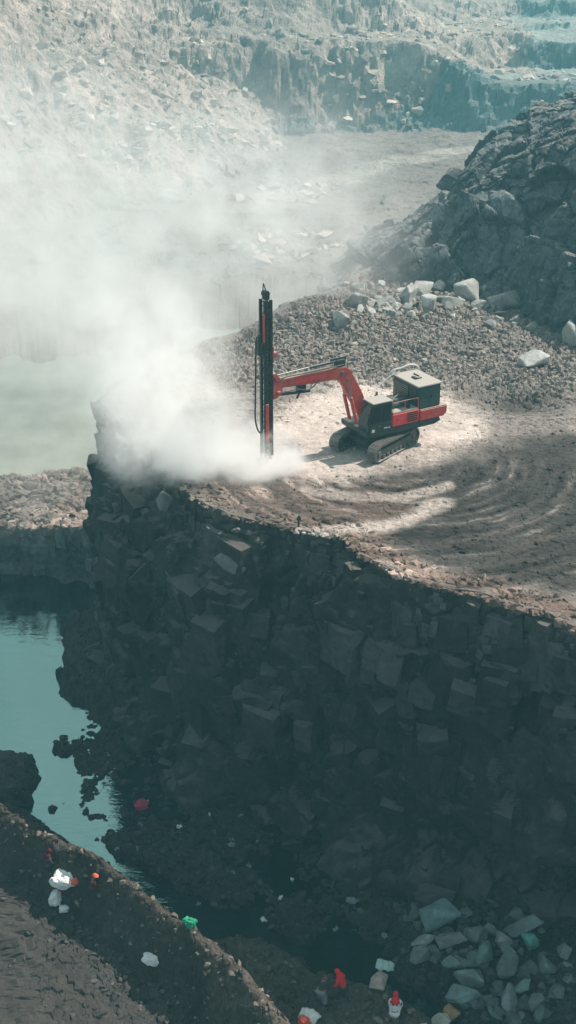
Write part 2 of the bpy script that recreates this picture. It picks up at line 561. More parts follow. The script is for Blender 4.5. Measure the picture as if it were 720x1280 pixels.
def farmesh():
    A = np.concatenate([np.linspace(-1.2, -0.25, 140), np.linspace(-0.25, 0.25, 560)[1:], np.linspace(0.25, 1.0, 90)[1:]])
    ang = np.linspace(R(15.9), R(3.2), 560)
    D = np.concatenate([44.9 / np.tan(ang), np.geomspace(44.9 / math.tan(R(3.2)), 3000, 60)[1:]])
    D[0] = 100.4
    D = np.sort(np.concatenate([D[D > 100.3], np.linspace(100.4, D[1], 6)]))
    D = np.unique(D)
    a, d = np.meshgrid(A, D)
    X, Y = d * np.tan(a), d
    Z, sd, split, wall = z_far(X, Y)
    P = P3(X, Y, Z)
    N = grid_normals(P)
    b, t = blocks(P, (5.5, 5.5, 4.5), 71, 0.9, 0.3)
    b2, t2 = blocks(P, (2.0, 2.0, 1.8), 72, 0.9, 0.3)
    steep = sstep(0.97, 0.85, N[..., 2])
    far_amp = sstep(700, 400, Y)
    tal = sstep(-2, 5, sd)
    clus = sstep(-.1, .35, fbm(P3(X, Y) * 0.045, 3, 99))
    P = P + N * ((0.8 * b + 0.45 * b2) * (0.12 + 0.88 * steep) * far_amp * (1 - tal) + tal * (.12 + .25 * clus) * (b + b2))[..., None]
    n1 = fbm(P3(X, Y) * 0.03, 4, 81)
    n2 = fbm(P3(X, Y) * 0.15, 4, 82)
    col = np.ones(X.shape + (3,)) * np.array((0.24, 0.185, 0.165))
    col *= (1 + 0.35 * n1 + .25 * n2)[..., None]
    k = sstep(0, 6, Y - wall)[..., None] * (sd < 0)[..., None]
    col = col * (1 - k) + k * np.array((0.15, 0.19, 0.185)) * (1 + .3 * n1)[..., None]  # everything past the wall foot: distant teal shade painted into the colour
    # bench tops in a lit pale tone with haze teal painted in, haul road pale
    k = (sstep(18, 26, Y - wall) * (1 - steep))[..., None] * 0.75
    col = col * (1 - k) + k * np.array((0.38, 0.42, 0.39))
    road = sdline(X, Y, poly([(330, 262), (420, 225), (480, 205), (560, 190), (640, 182), (760, 170)], -17))
    k = sstep(6, 2.5, road + 2 * n2)[..., None] * 0.85
    col = col * (1 - k) + k * np.array((0.46, 0.40, 0.35))
    # talus
    k = sstep(-2, 6, sd)[..., None]
    col = col * (1 - k) + k * (np.array((0.46, 0.365, 0.315)) * (1 + .45 * n1 + .3 * n2)[..., None])
    # bare wall rock, the teal of shade and haze put into its colour
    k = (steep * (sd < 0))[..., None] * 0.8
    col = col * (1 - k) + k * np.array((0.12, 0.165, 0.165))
    # reddish and pale slips on the first wall
    slip = (sstep(0.25, 0.5, fbm(P3(X * .06, Y * .02), 4, 90)) * steep * (sd < 0))[..., None] * .75
    col = col * (1 - slip) + slip * np.array((0.40, 0.33, 0.29))
    col *= (0.8 + 0.4 * t2)[..., None]
    o = grid_mesh('quarry_floor', P, M_far, col)
    tag(o, 'hazy quarry floor, benches and talus slope in the distance', kind='structure')
farmesh()

# ---- the drilled bench: top sheet
EXC = at(468, 558, 0)
SWEEP = at(500, 575, 0)
def z_plat(X, Y):
    n1 = fbm(P3(X, Y) * 0.12, 4, 101)
    n2 = fbm(P3(X, Y) * 0.7, 4, 102)
    z = 0.35 * n1 + 0.07 * n2
    z = z + 0.4 * sstep(80, 90, Y + X * .1) * sstep(97, 90, Y) * sstep(24, 14, X)
    # spoil heap at the far left corner
    c = at(400, 385, 1.0)
    z = z + 1.3 * np.exp(-((X - c.x) / 3.2) ** 2 - ((Y - c.y) / 3.5) ** 2)
    # low dip on the right of the machine
    c = at(650, 500, 0)
    z = z - 0.7 * np.exp(-((X - c.x) / 3.0) ** 2 - ((Y - c.y) / 2.5) ** 2)
    c = at(135, 515, 0)
    z = z + 0.8 * np.exp(-((X - c.x) / 1.6) ** 2 - ((Y - c.y) / 2.5) ** 2)
    # flat pad under the machine
    k = np.exp(-((X - EXC.x + .5) ** 2 + (Y - EXC.y) ** 2) / 18)
    return z * (1 - k)

def plat_col(X, Y, n):
    """albedo zones: grey rubble at the back, pale drill dust round the machine, dark loose spoil in front, brown rim"""
    grey = np.array((0.235, 0.20, 0.178)); pale = np.array((0.56, 0.475, 0.42)); dark = np.array((0.056, 0.049, 0.044)); brown = np.array((0.21, 0.152, 0.122))
    col = np.ones(X.shape + (3,)) * grey
    def blend(k, c, col):
        k = np.clip(k, 0, 1)[..., None]
        return col * (1 - k) + k * c
    pz = poly([(340, 598), (350, 512), (420, 482), (540, 484), (600, 498), (590, 518), (560, 545), (525, 574), (420, 602)], 0)
    col = blend(sstep(-1.8, 1.4, sdpoly(X, Y, pz) + 2.8 * n), pale, col)
    dz = poly([(375, 612), (470, 596), (550, 584), (610, 562), (660, 545), (760, 545), (1100, 640), (1100, 800), (800, 742), (700, 735), (600, 722), (500, 690), (455, 668)], 0)
    col = blend(sstep(-1.2, 0.9, sdpoly(X, Y, dz) + 1.6 * n), dark, col)
    rz = poly([(235, 605), (300, 592), (400, 604), (500, 612), (520, 640), (440, 680), (320, 660)], 0)
    col = blend(0.85 * sstep(-1.6, 0.8, sdpoly(X, Y, rz) + 1.6 * n), brown * .52, col)
    c = at(645, 498, 0)
    col = blend(.85 * np.exp(-((X - c.x) / 3.2) ** 2 - ((Y - c.y) / 2.2) ** 2) * (1 + n), dark * 1.2, col)
    d = sdline(X, Y, rim[:20])
    col = blend(sstep(2.2, 0.8, d + 1.0 * n) * sstep(-2, 4, X) * .9, np.array((0.19, 0.13, 0.103)), col)
    # swept arcs left by the tracks and bucket
    rr = np.hypot(X - SWEEP.x, (Y - SWEEP.y))
    w_ = rr * 1.15 + 2.0 * n
    arc = sstep(0.62, 0.95, np.sin(w_ * 2 * PI / 1.5)) * sstep(2.2, 3.4, rr) * sstep(15, 9, rr) * sstep(1, -2.0, Y - SWEEP.y)
    col = blend(arc * sstep(-.25, .3, fbm(P3(X, Y) * .45, 3, 130)) * .3, brown * .9, col)
    th = np.arctan2(Y - SWEEP.y, X - SWEEP.x)
    st = fbm(P3(th * 3.0, rr * 2.6 + 0.5 * n), 4, 131)
    zone_ = sstep(2.2, 3.4, rr) * sstep(19, 13, rr) * sstep(1, -2.0, Y - SWEEP.y)
    col = col * (1 + zone_ * 1.1 * st * sstep(.30, .15, col.mean(-1)))[..., None] + (zone_ * sstep(.28, .5, st) * .10)[..., None] * np.array((1, .85, .75))
    a2 = poly([(375, 668), (430, 664), (480, 658), (520, 645), (548, 628)], 0)
    col = blend(sstep(0.9, 0.2, sdline(X, Y, a2) + .5 * n) * .8, pale * .85, col)
    a3 = poly([(380, 612), (450, 622), (505, 620), (560, 606)], 0)
    col = blend(sstep(0.7, 0.2, sdline(X, Y, a3) + .5 * n) * .6, pale * .8, col)
    return col

def platmesh():
    A = np.concatenate([np.linspace(-0.26, 0.25, 860), np.linspace(0.25, 0.95, 160)[1:]])
    ang = np.linspace(R(33.5), R(13), 860)
    D = CAM_H / np.tan(ang)
    D = np.concatenate([np.linspace(26, D[0], 60)[:-1], D])
    a, d = np.meshgrid(A, D)
    X, Y = d * np.tan(a), d
    n = fbm(P3(X, Y) * 0.45, 5, 111)
    n2 = fbm(P3(X, Y) * 2.0, 3, 112)
    Z = z_plat(X, Y)
    P = P3(X, Y, Z)
    b, t = blocks(P, (0.55, 0.55, 0.5), 113, 0.9, 0.3, 0.2)
    b2, t2 = blocks(P, (0.24, 0.24, 0.3), 114, .9, .3, .2)
    back = sstep(72, 78, Y + 2 * n + X * .1)
    pz = plat_col(X, Y, n)
    lum = pz.mean(-1)
    smooth_zone = sstep(0.33, 0.5, lum)
    amp = (0.13 * back + 0.05) * (1 - 0.75 * smooth_zone)
    frz = sstep(70, 64, Y); amp = amp * (1 - .45 * frz)
    P[..., 2] += amp * b + 0.6 * amp * b2
    rr = np.hypot(X - SWEEP.x, (Y - SWEEP.y))
    groove = np.sin((rr * 1.15 + 0.9 * n) * 2 * PI / 0.75) * sstep(2.2, 3.4, rr) * sstep(15, 9, rr) * sstep(1, -2.0, Y - SWEEP.y)
    th = np.arctan2(Y - SWEEP.y, X - SWEEP.x)
    st = fbm(P3(th * 3.0, rr * 2.6 + 0.5 * n), 4, 131)
    P[..., 2] += 0.045 * st * sstep(2.2, 3.4, rr) * sstep(19, 13, rr) * sstep(1, -2.0, Y - SWEEP.y) + 0.03 * n2
    pz *= (0.8 + 0.4 * t2 * (1 - smooth_zone * .7))[..., None] * (1 + 0.22 * n + .15 * n2)[..., None]
    inside = sdpoly(X, Y, mesa) > 0.35
    o = grid_mesh('plateau', P, M_plat, pz, inside)
    tag(o, 'dusty rubble top of the drilled quarry bench', kind='structure')
platmesh()

# ---- cliffs
def cliff(name, curve, step, ztop, zbot, prof, mat, colfn, label, blocksz=1.0, cap=1.2, seed=200, flip=False, vstep=0.09, butt=1.3):
    C = resample(curve, step)
    T = np.gradient(C, axis=0)
    k = int(1.6 / step)
    ker = np.hanning(2 * k + 1); ker /= ker.sum()
    T = np.stack([np.convolve(np.pad(T[:, i], k, 'edge'), ker, 'valid') for i in (0, 1)], -1)
    T /= np.linalg.norm(T, axis=1, keepdims=True)
    N = np.stack([-T[:, 1], T[:, 0]], -1) * (-1 if flip else 1)
    H = -zbot
    hs = np.concatenate([np.linspace(-cap, 0, int(cap / 0.11))[:-1], np.linspace(0, H, int(H / vstep))])
    U, V = len(C), len(hs)
    h = hs[:, None] * np.ones((1, U))
    s = np.arange(U) * step
    S = np.ones((V, 1)) * s[None, :]
    wall = np.clip(h, 0, None)
    out = prof(wall, C[None, :, 0] + 0 * h, C[None, :, 1] + 0 * h) + np.clip(h, None, 0)
    X = C[None, :, 0] + N[None, :, 0] * out
    Y = C[None, :, 1] + N[None, :, 1] * out
    Zt = ztop(C[None, :, 0] + 0 * h, C[None, :, 1] + 0 * h) * np.exp(-wall / 2.5)
    Zc = ztop(X, Y)
    Z = np.where(h < 0, Zc, Zt - wall)
    a = sstep(-0.5, 0.6, h) * R(84)
    Dx = N[None, :, 0] * np.sin(a); Dy = N[None, :, 1] * np.sin(a); Dz = np.cos(a)
    P = np.stack([X, Y, Z], -1)
    D = np.stack([Dx, Dy, Dz], -1)
    big = fbm(P / np.array((6.0, 6.0, 9.0)), 3, seed) * 1.6
    Q = P @ np.array(Euler((.12, -.1, .45)).to_matrix())
    b0, t0 = blocks(Q, (2.1 * blocksz, 2.1 * blocksz, 2.7 * blocksz), seed + 1, 0.75, 0.5, 0.05, 4, .05)
    b1, t1 = blocks(Q, (0.85 * blocksz, 0.85 * blocksz, 1.25 * blocksz), seed + 2, 0.8, 0.5, 0.07, 4, .06)
    b2, t2 = blocks(P, (0.36 * blocksz, 0.36 * blocksz, 0.42 * blocksz), seed + 3, 0.9, 0.3, 0.14)
    b3, t3 = blocks(P, (0.16, 0.16, 0.18), seed + 4, 0.9, 0.2, 0.14)
    ramp = sstep(-0.6, 1.2, h)
    nm = sstep(-0.3, 0.5, fbm(P / 4.0, 3, seed + 9))          # patches of massive and of shattered rock
    ramp = sstep(-0.6, 1.2, h)
    disp = butt * big * sstep(0, 3, h) + ramp * blocksz * (0.5 * b0 + (0.10 + .14 * nm) * b1) + (0.25 + .75 * ramp) * (0.01 + .04 * nm) * b2
    disp = disp + ramp * 0.15
    for _ in range(2):
        e_ = np.pad(disp, 1, 'edge')
        disp = (e_[1:-1, 1:-1] * 2 + e_[:-2, 1:-1] + e_[2:, 1:-1] + e_[1:-1, :-2] + e_[1:-1, 2:]) / 6
    P = P + D * disp[..., None]
    P[..., 2] += np.where(h < 0, 0.0 * sstep(-cap, -cap + .6, h) - 0.30 * sstep(-cap + .5, -cap, h), 0)
    col = colfn(P, h, t0, t1, t2, S)
    f = grid_mesh(name, P, mat, col)
    tag(f, label, kind='structure')
    return P, D, h[:, 0]

def ashlar(seed):
    r = random.Random(seed)
    bm = bmesh.new()
    for x in (-1, 1):
        for y in (-1, 1):
            for z in (-1, 1):
                if r.random() < .35:      # broken corner
                    k = r.uniform(.35, .8)
                    for a in range(3):
                        v = [x * r.uniform(.88, 1), y * r.uniform(.88, 1), z * r.uniform(.88, 1)]
                        v[a] *= 1 - k
                        bm.verts.new(v)
                else:
                    bm.verts.new((x * r.uniform(.72, 1), y * r.uniform(.72, 1), z * r.uniform(.72, 1)))
    bmesh.ops.convex_hull(bm, input=bm.verts)
    bmesh.ops.delete(bm, geom=[v for v in bm.verts if not v.link_faces], context='VERTS')
    bmesh.ops.dissolve_limit(bm, angle_limit=R(12), verts=bm.verts, edges=bm.edges)
    bmesh.ops.triangulate(bm, faces=bm.faces)
    bmesh.ops.subdivide_edges(bm, edges=bm.edges, cuts=1, use_grid_fill=True)
    bmesh.ops.triangulate(bm, faces=bm.faces)
    for v in bm.verts: v.co += Vector((r.gauss(0, .045), r.gauss(0, .045), r.gauss(0, .045)))
    bm.verts.index_update()
    V = np.array([v.co[:] for v in bm.verts]); F = np.array([[v.index for v in f.verts] for f in bm.faces])
    bm.free()
    return V, F
ASH = [ashlar(i) for i in range(24)]

def face_blocks(name, P, D, hs, n, mat, label, seed, base, H, smin=.35, smax=2.6, loc=(0, 0, 0), capcol=None):
    r = np.random.RandomState(seed)
    VS, FS, CS, off = [], [], [], 0
    U = P.shape[1]
    wall0 = int(np.searchsorted(hs, 0))
    for i in range(n):
        iu = r.randint(2, U - 2)
        hh = H * r.uniform(0, 1) ** 1.9 - .25
        iv = min(max(int(np.searchsorted(hs, hh)), 1), P.shape[0] - 2)
        p, d = P[iv, iu], D[iv, iu]
        n2 = np.array([d[0], d[1], 0.0]); n2 /= np.linalg.norm(n2) + 1e-9
        t = np.array([-n2[1], n2[0], 0.0])
        s = smin + (smax - smin) * r.uniform() ** 2.4
        if hh < .6: s = min(s, .85)
        pn = float(vnoise(np.array([p]) / 3.2, 77)[0])
        if pn < -.15 and r.uniform() < .8: continue
        if pn > .35: s *= .6
        if hh > 7 and r.uniform() < .55: continue
        s = min(s, max(.45, (hh + .3) * 1.0))
        w_, hgt, dep = s * r.uniform(.6, 1.1), s * r.uniform(.7, 1.5), s * r.uniform(.5, .8)
        V, F = ASH[r.randint(24)]
        B = np.stack([n2, t, (0, 0, 1)], 0)
        e = np.array(Euler((r.normal(0, .08 + .012 * hh), r.normal(0, .12 + .015 * hh), r.normal(0, .12 + .02 * hh) + .05)).to_matrix())
        L = V * np.array([dep, w_, hgt]) * .5
        Q = (L @ e.T) @ B + p - n2 * dep * r.uniform(.12, .38) - np.array([0, 0, hgt * (.5 if hh < .4 else .1)])
        VS.append(Q); FS.append(F + off); off += len(V)
        c = base * r.uniform(.55, 1.6) * (1 + r.normal(0, .015, 3))
        c = c * (1 + .9 * math.exp(-max(hh, 0) / 3.5))  # glancing sun near the rim painted in as paler blocks
        CS.append(np.ones((len(V), 3)) * c)
    o = mesh_np(name, np.concatenate(VS), np.concatenate(FS), mat, np.concatenate(CS), loc=loc)
    tag(o, label, kind='structure')

def prof_main(w_, cx, cy):
    talus = 1.3 * sstep(14, 18, w_) + 0.05 * w_
    # slumped shoulder near the nose, belly on the right
    sl = np.exp(-((cx + 8.2) / 2.6) ** 2) * (cy < 72)
    slump = sl * (2.6 * sstep(0.2, 4.2, w_) - 1.2 * sstep(5, 17, w_))
    belly = sstep(4, 9, cx) * (1.3 * np.exp(-((w_ - 10.5) / 2.2) ** 2) - 1.0 * np.exp(-((w_ - 14.2) / 1.2) ** 2))
    return talus + slump + belly

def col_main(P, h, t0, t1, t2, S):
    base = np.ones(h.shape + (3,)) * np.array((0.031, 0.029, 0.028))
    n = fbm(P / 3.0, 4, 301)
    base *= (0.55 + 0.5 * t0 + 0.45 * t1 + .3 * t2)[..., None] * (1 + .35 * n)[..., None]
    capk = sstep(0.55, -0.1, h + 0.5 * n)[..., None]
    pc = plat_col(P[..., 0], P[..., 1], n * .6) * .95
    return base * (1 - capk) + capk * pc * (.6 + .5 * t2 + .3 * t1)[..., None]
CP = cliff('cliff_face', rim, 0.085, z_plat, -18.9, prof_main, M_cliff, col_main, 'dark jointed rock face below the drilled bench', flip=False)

face_blocks('cliff_blocks', *CP, 4200, M_cliff, 'jointed blocks standing out of the rock face', 5, np.array((0.038, 0.035, 0.034)), 17.5)

face_blocks('cliff_rubble', *CP, 9000, M_cliff, 'small broken stones lodged on the ledges of the rock face', 15, np.array((0.046, 0.044, 0.043)), 17.8, .12, .55)

def z_lb(X, Y):
    n1 = fbm(P3(X, Y) * 0.3, 4, 141)
    cre = sstep(82, 88, Y) * 1.2 - sstep(0, 8, Y - 88.5 - .3 * (X + 16) + n1 * 5) * 6.5
    return -13.3 + 0.6 * n1 + cre
def lbtop():
    A = np.linspace(-0.75, -0.10, 520)
    D = np.linspace(70, 103, 330)
    a, d = np.meshgrid(A, D)
    X, Y = d * np.tan(a), d
    Z = z_lb(X, Y)
    P = P3(X, Y, Z)
    N = grid_normals(P)
    b, t = blocks(P, (1.1, 1.1, .9), 143, .9, .3, .1)
    b2, t2 = blocks(P, (.4, .4, .4), 144, .9, .3, .15)
    P = P + N * (0.26 * b + 0.12 * b2)[..., None]
    n = fbm(P3(X, Y) * .5, 4, 145)
    col = np.ones(X.shape + (3,)) * np.array((0.42, 0.325, 0.27)) * (0.6 + .5 * t + .4 * t2)[..., None] * (1 + .4 * n)[..., None]
    lb = np.concatenate([lbank, np.array([[-3, 80], [-3, 110], [-120, 110], [-120, 75]])])
    o = grid_mesh('rubble_bank', P, M_hill, col, sdpoly(X, Y, lb) > 0.5)
    tag(o, 'brown rubble bank between the two pools', kind='structure')
lbtop()
def prof_lb(w_, cx, cy):
    return 0.10 * w_ + 0.6 * sstep(3.4, 5, w_)
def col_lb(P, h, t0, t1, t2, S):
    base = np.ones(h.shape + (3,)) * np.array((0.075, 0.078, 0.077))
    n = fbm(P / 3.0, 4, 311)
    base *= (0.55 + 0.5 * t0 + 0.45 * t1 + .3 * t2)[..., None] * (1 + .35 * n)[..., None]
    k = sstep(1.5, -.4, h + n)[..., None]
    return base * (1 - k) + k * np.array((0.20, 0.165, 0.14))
def cliff_lb():
    # ztop is relative to the bank top here
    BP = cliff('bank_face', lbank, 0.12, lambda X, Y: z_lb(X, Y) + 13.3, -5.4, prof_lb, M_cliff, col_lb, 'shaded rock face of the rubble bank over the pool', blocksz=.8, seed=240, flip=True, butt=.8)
    bpy.data.objects['bank_face'].location.z = -13.3
    face_blocks('bank_blocks', *BP, 800, M_cliff, 'blocks standing out of the shaded bank face', 6, np.array((0.075, 0.077, 0.077)), 4.2, .3, 1.6, loc=(0, 0, -13.3))
cliff_lb()

# ---- rocky hill on the right behind the bench
def hill():
    A = np.concatenate([np.linspace(-0.02, 0.26, 560), np.linspace(0.26, 0.75, 140)[1:]])
    D = np.concatenate([np.linspace(80, 135, 520), np.linspace(135, 190, 80)[1:]])
    a, d = np.meshgrid(A, D)
    X, Y = d * np.tan(a), d
    n1 = fbm(P3(X, Y) * 0.06, 4, 151)
    n2 = fbm(P3(X, Y) * 0.25, 4, 152)
    base = np.array([at(428, 352, 0)[:2], at(470, 352, 0)[:2], at(560, 362, 0)[:2], at(620, 385, 0)[:2], at(690, 420, 0)[:2], at(760, 440, 0)[:2], at(1000, 480, 0)[:2]])
    body = np.concatenate([base, np.array([[120, 80], [140, 170], [40, 165], [14, 140], [5, 112]])])
    sd = sdpoly(X, Y, body) + 1.6 * n2 + 1.0 * n1
    front = sd * 1.05
    crest = np.interp(X / Y, [0.02, 0.05, 0.08, 0.124, 0.139, 0.174, 0.224, 0.3, 0.6], [-2.6, -1.6, 0.6, 3.8, 6.6, 9.2, 11.4, 13.5, 16.0])
    # crest lies about 20 m behind the foot, the back falls away
    ycrest = 116 + 10 * sstep(0.1, 0.24, X / Y)
    back = crest + 1.0 * n2 - np.clip(Y - ycrest, 0, None) * 0.9
    # nearer ledge on the right
    ledge = sdpoly(X, Y, np.array([at(610, 372, 0)[:2], at(690, 420, 0)[:2], at(760, 440, 0)[:2], at(1000, 480, 0)[:2], [90, 100], [28, 104], [20.5, 98]])) + 1.2 * n2
    lz = np.minimum(ledge * 1.7, 5.0 + 2.0 * n2 + 4 * n1 + sstep(0.17, .23, X / Y) * 2.6)
    Z = np.minimum(np.where(front > 0, front, sd * 0.7), back)
    Z = np.maximum(Z, np.where(ledge > 0, lz, -9))
    Z = np.maximum(Z, -19.0)
    P = P3(X, Y, Z)
    N = grid_normals(P)
    b0, t0 = blocks(P, (5.0, 5.0, 4.2), 160, .9, .35, .06)
    b1, t1 = blocks(P, (1.7, 1.7, 1.5), 161, .9, .3, .1)
    b2, t2 = blocks(P, (.7, .7, .6), 162, .9, .3, .14)
    k = sstep(-1.5, 3.0, sd)
    P = P + N * ((1.0 * b0 + 0.26 * b1) * (0.2 + 0.8 * k) + 0.10 * b2)[..., None]
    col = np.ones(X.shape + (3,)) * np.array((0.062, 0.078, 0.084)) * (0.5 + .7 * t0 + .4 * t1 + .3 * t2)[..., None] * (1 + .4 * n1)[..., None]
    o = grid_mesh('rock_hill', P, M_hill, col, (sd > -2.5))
    tag(o, 'dark craggy rock hill behind the bench on the right', kind='structure')
hill()

# ---- water
def sheet(name, x0, x1, y0, y1, z, mat, label):
    P = np.array([[x0, y0, z], [x1, y0, z], [x1, y1, z], [x0, y1, z]])
    o = mesh_np(name, P, np.array([[0, 1, 2, 3]]), mat)
    tag(o, label, kind='structure')
M_pool = water_mat('pool_water', (0.008, 0.016, 0.017), (0.60, 1.0, 0.97), 4.2, 0.03, 0.09)
M_lag = water_mat('green_water', (0.29, 0.30, 0.24), (0.8, 1.0, 0.85), 1.5, 0.08, 0.05)
sheet('water', -70, 70, 8, 88, WATER, M_pool, 'dark still pit water under the cliff')
sheet('water', -140, 20, 88.02, 150, WATER, M_lag, 'milky green water behind the rubble bank')

# ================================================================== ROCKS
rng = random.Random(7)
def hull(seed, npts=14, boxy=0.5):
    r = random.Random(seed)
    bm = bmesh.new()
    for i in range(npts):
        v = Vector((r.gauss(0, 1), r.gauss(0, 1), r.gauss(0, 1))).normalized()
        m = max(abs(v.x), abs(v.y), abs(v.z))
        v = v * (1 - boxy) + v / m * boxy * 0.9
        v *= r.uniform(0.8, 1.1)
        bm.verts.new(v)
    res = bmesh.ops.convex_hull(bm, input=bm.verts)
    loose = [v for v in bm.verts if not v.link_faces]
    bmesh.ops.delete(bm, geom=loose, context='VERTS')
    bmesh.ops.dissolve_limit(bm, angle_limit=R(14), verts=bm.verts, edges=bm.edges)
    bmesh.ops.triangulate(bm, faces=bm.faces)
    bm.verts.index_update()
    V = np.array([v.co[:] for v in bm.verts])
    F = np.array([[v.index for v in f.verts] for f in bm.faces])
    bm.free()
    return V, F
HULLS = [hull(100 + i, 10 + i % 4, 0.3 + 0.05 * (i % 8)) for i in range(16)]

def rotm(rg):
    return np.array(Euler((rg.uniform(0, 6.3), rg.uniform(0, 6.3), rg.uniform(0, 6.3))).to_matrix())

def scatter(name, pts, sizes, cols, mat, label, seed=1):
    rg = random.Random(seed)
    VS, FS, CS, off = [], [], [], 0
    for p, s, c in zip(pts, sizes, cols):
        V, F = HULLS[rg.randrange(16)]
        sc = np.array([rg.uniform(.75, 1.25), rg.uniform(.75, 1.2), rg.uniform(.5, .9)]) * s * .5
        Q = (V @ rotm(rg).T) * sc + np.array(p)
        VS.append(Q); FS.append(F + off); off += len(V)
        CS.append(np.ones((len(V), 3)) * np.array(c))
    o = mesh_np(name, np.concatenate(VS), np.concatenate(FS), mat, np.concatenate(CS))
    tag(o, label, 'stones', kind='stuff')
    return o

def boulder_mesh(seed, dims, col, rot=None):
    rg = random.Random(seed)
    V, F = hull(1000 + seed, rg.choice((9, 11, 13)), rg.uniform(.3, .8))
    bm = bmesh.new()
    vs = [bm.verts.new(v) for v in V]
    for f in F:
        bm.faces.new([vs[i] for i in f])
    bmesh.ops.dissolve_limit(bm, angle_limit=R(16), verts=bm.verts, edges=bm.edges)
    bmesh.ops.bevel(bm, geom=bm.edges[:], offset=0.07, segments=1, affect='EDGES', clamp_overlap=True)
    bmesh.ops.triangulate(bm, faces=bm.faces)
    bmesh.ops.subdivide_edges(bm, edges=bm.edges, cuts=2, use_grid_fill=True)
    bmesh.ops.triangulate(bm, faces=bm.faces)
    bm.verts.index_update()
    V = np.array([v.co[:] for v in bm.verts])
    F = np.array([[v.index for v in f.verts] for f in bm.faces])
    bm.free()
    V = V + 0.05 * np.stack([vnoise(V * 2.5 + seed, 1), vnoise(V * 2.5 + seed, 2), vnoise(V * 2.5 + seed, 3)], -1)
    V = V * (np.array(dims) * .5)
    if rot is None:
        rot = (rg.uniform(-.35, .35), rg.uniform(-.35, .35), rg.uniform(0, 6.3))
    V = V @ np.array(Euler(rot).to_matrix()).T
    n = vnoise(V * 2.0 + seed, 7)
    C = np.ones((len(V), 3)) * np.array(col) * (1 + .25 * n)[:, None]
    return V, F, C

def zone(fn, x, y):
    return float(fn(np.array([x], float), np.array([y], float))[0])
def on(fn, px, py, z0):
    z = z0
    for _ in range(6):
        p = at(px, py, z)
        z = zone(fn, p.x, p.y)
    return Vector((p.x, p.y, z))

def boulder(seed, p, dims, col, label, group=None, rot=None, sink=0.3, mat=None):
    V, F, C = boulder_mesh(seed, dims, col, rot)
    zmin, zmax = V[:, 2].min(), V[:, 2].max()
    V[:, 2] -= zmin + sink * (zmax - zmin) * .6
    o = mesh_np('boulder', V, F, mat or M_stone, C, loc=p)
    tag(o, label, 'boulder', group)
    return o

# heap at the foot of the cliff, lower right
SLATE = (0.115, 0.135, 0.13)
HEAP = [
    (547, 1160, (2.0, 1.5, 1.7), (0.12, 0.175, 0.175), 'largest upright teal-grey slab leaning at the top left of the rock heap'),
    (562, 1185, (1.7, 0.9, .8), (0.15, 0.15, 0.145), 'long grey block lying just below the big teal slab'),
    (568, 1207, (1.4, 1.2, 1.0), (0.12, 0.155, 0.145), 'five-sided green-grey block at the left edge of the rock heap'),
    (590, 1174, (1.1, .9, .9), (0.13, 0.15, 0.145), 'blocky grey stone right of the big teal slab'),
    (613, 1170, (.9, .8, .8), (0.14, 0.16, 0.155), 'pale-topped small block in the upper middle of the rock heap'),
    (652, 1172, (2.0, 1.2, 1.1), (0.12, 0.14, 0.135), 'wide dark slab at the upper right of the rock heap'),
    (628, 1183, (.9, .8, .8), (0.20, 0.19, 0.175), 'rough brownish stone with a pitted face in the heap'),
    (603, 1203, (1.5, 1.1, .8), (0.10, 0.14, 0.125), 'smooth green wedge in the middle of the rock heap'),
    (585, 1232, (1.5, 1.2, 1.0), (0.115, 0.135, 0.13), 'square grey block low on the left side of the rock heap'),
    (633, 1217, (1.4, 1.0, .8), (0.115, 0.13, 0.125), 'flat grey stone right of centre in the rock heap'),
    (635, 1197, (1.2, .7, .6), (0.13, 0.155, 0.145), 'thin pale-edged slab lying across the heap'),
    (662, 1186, (1.1, .8, .7), (0.09, 0.25, 0.20), 'bright sea-green stone on the right of the heap'),
    (683, 1210, (1.3, 1.0, .9), (0.11, 0.125, 0.12), 'rounded dark stone at the right edge of the heap'),
    (580, 1255, (1.6, 1.0, .8), (0.12, 0.15, 0.145), 'long green-grey stone at the lower left foot of the heap'),
    (637, 1260, (1.3, .9, .8), (0.13, 0.15, 0.145), 'angular grey stone at the bottom of the heap'),
    (653, 1243, (.9, .7, .7), (0.14, 0.19, 0.175), 'small teal stone near the bottom of the heap'),
    (523, 1202, (1.0, .7, .8), (0.14, 0.15, 0.145), 'triangular grey stone standing apart left of the heap'),
    (530, 1182, (1.2, .6, .5), (0.22, 0.23, 0.22), 'pale flat slab at the foot of the big teal slab'),
    (517, 1150, (.8, .7, .9), (0.08, 0.08, 0.08), 'dark pointed stone left of the big teal slab'),
    (668, 1262, (1.1, .8, .7), (0.12, 0.13, 0.125), 'grey stone at the lower right corner of the heap'),
]
for i, (px, py, dims, c, lab) in enumerate(HEAP):
    p = on(z_ground, px, py, -16.5) + Vector((0, 0, .25))
    c = tuple(q * 1.3 for q in c)
    dims = tuple(q * 1.15 for q in dims)
    boulder(10 + i, p, dims, c, lab, 'boulders heaped below the cliff')
k = 0
for i in range(120):
    px, py = rng.uniform(508, 715), rng.uniform(1128, 1275)
    if px < 575 and py > 1205: continue
    if py < 1150 and px < 560: continue
    p = on(z_ground, px, py, -16.5)
    s = rng.uniform(.35, .9)
    g = rng.uniform(.6, 1.4)
    boulder(200 + i, p, (s * 1.2, s, s * .8), tuple(q * g for q in SLATE), 'small angular grey stone filling the gaps of the heap below the cliff', 'boulders heaped below the cliff')

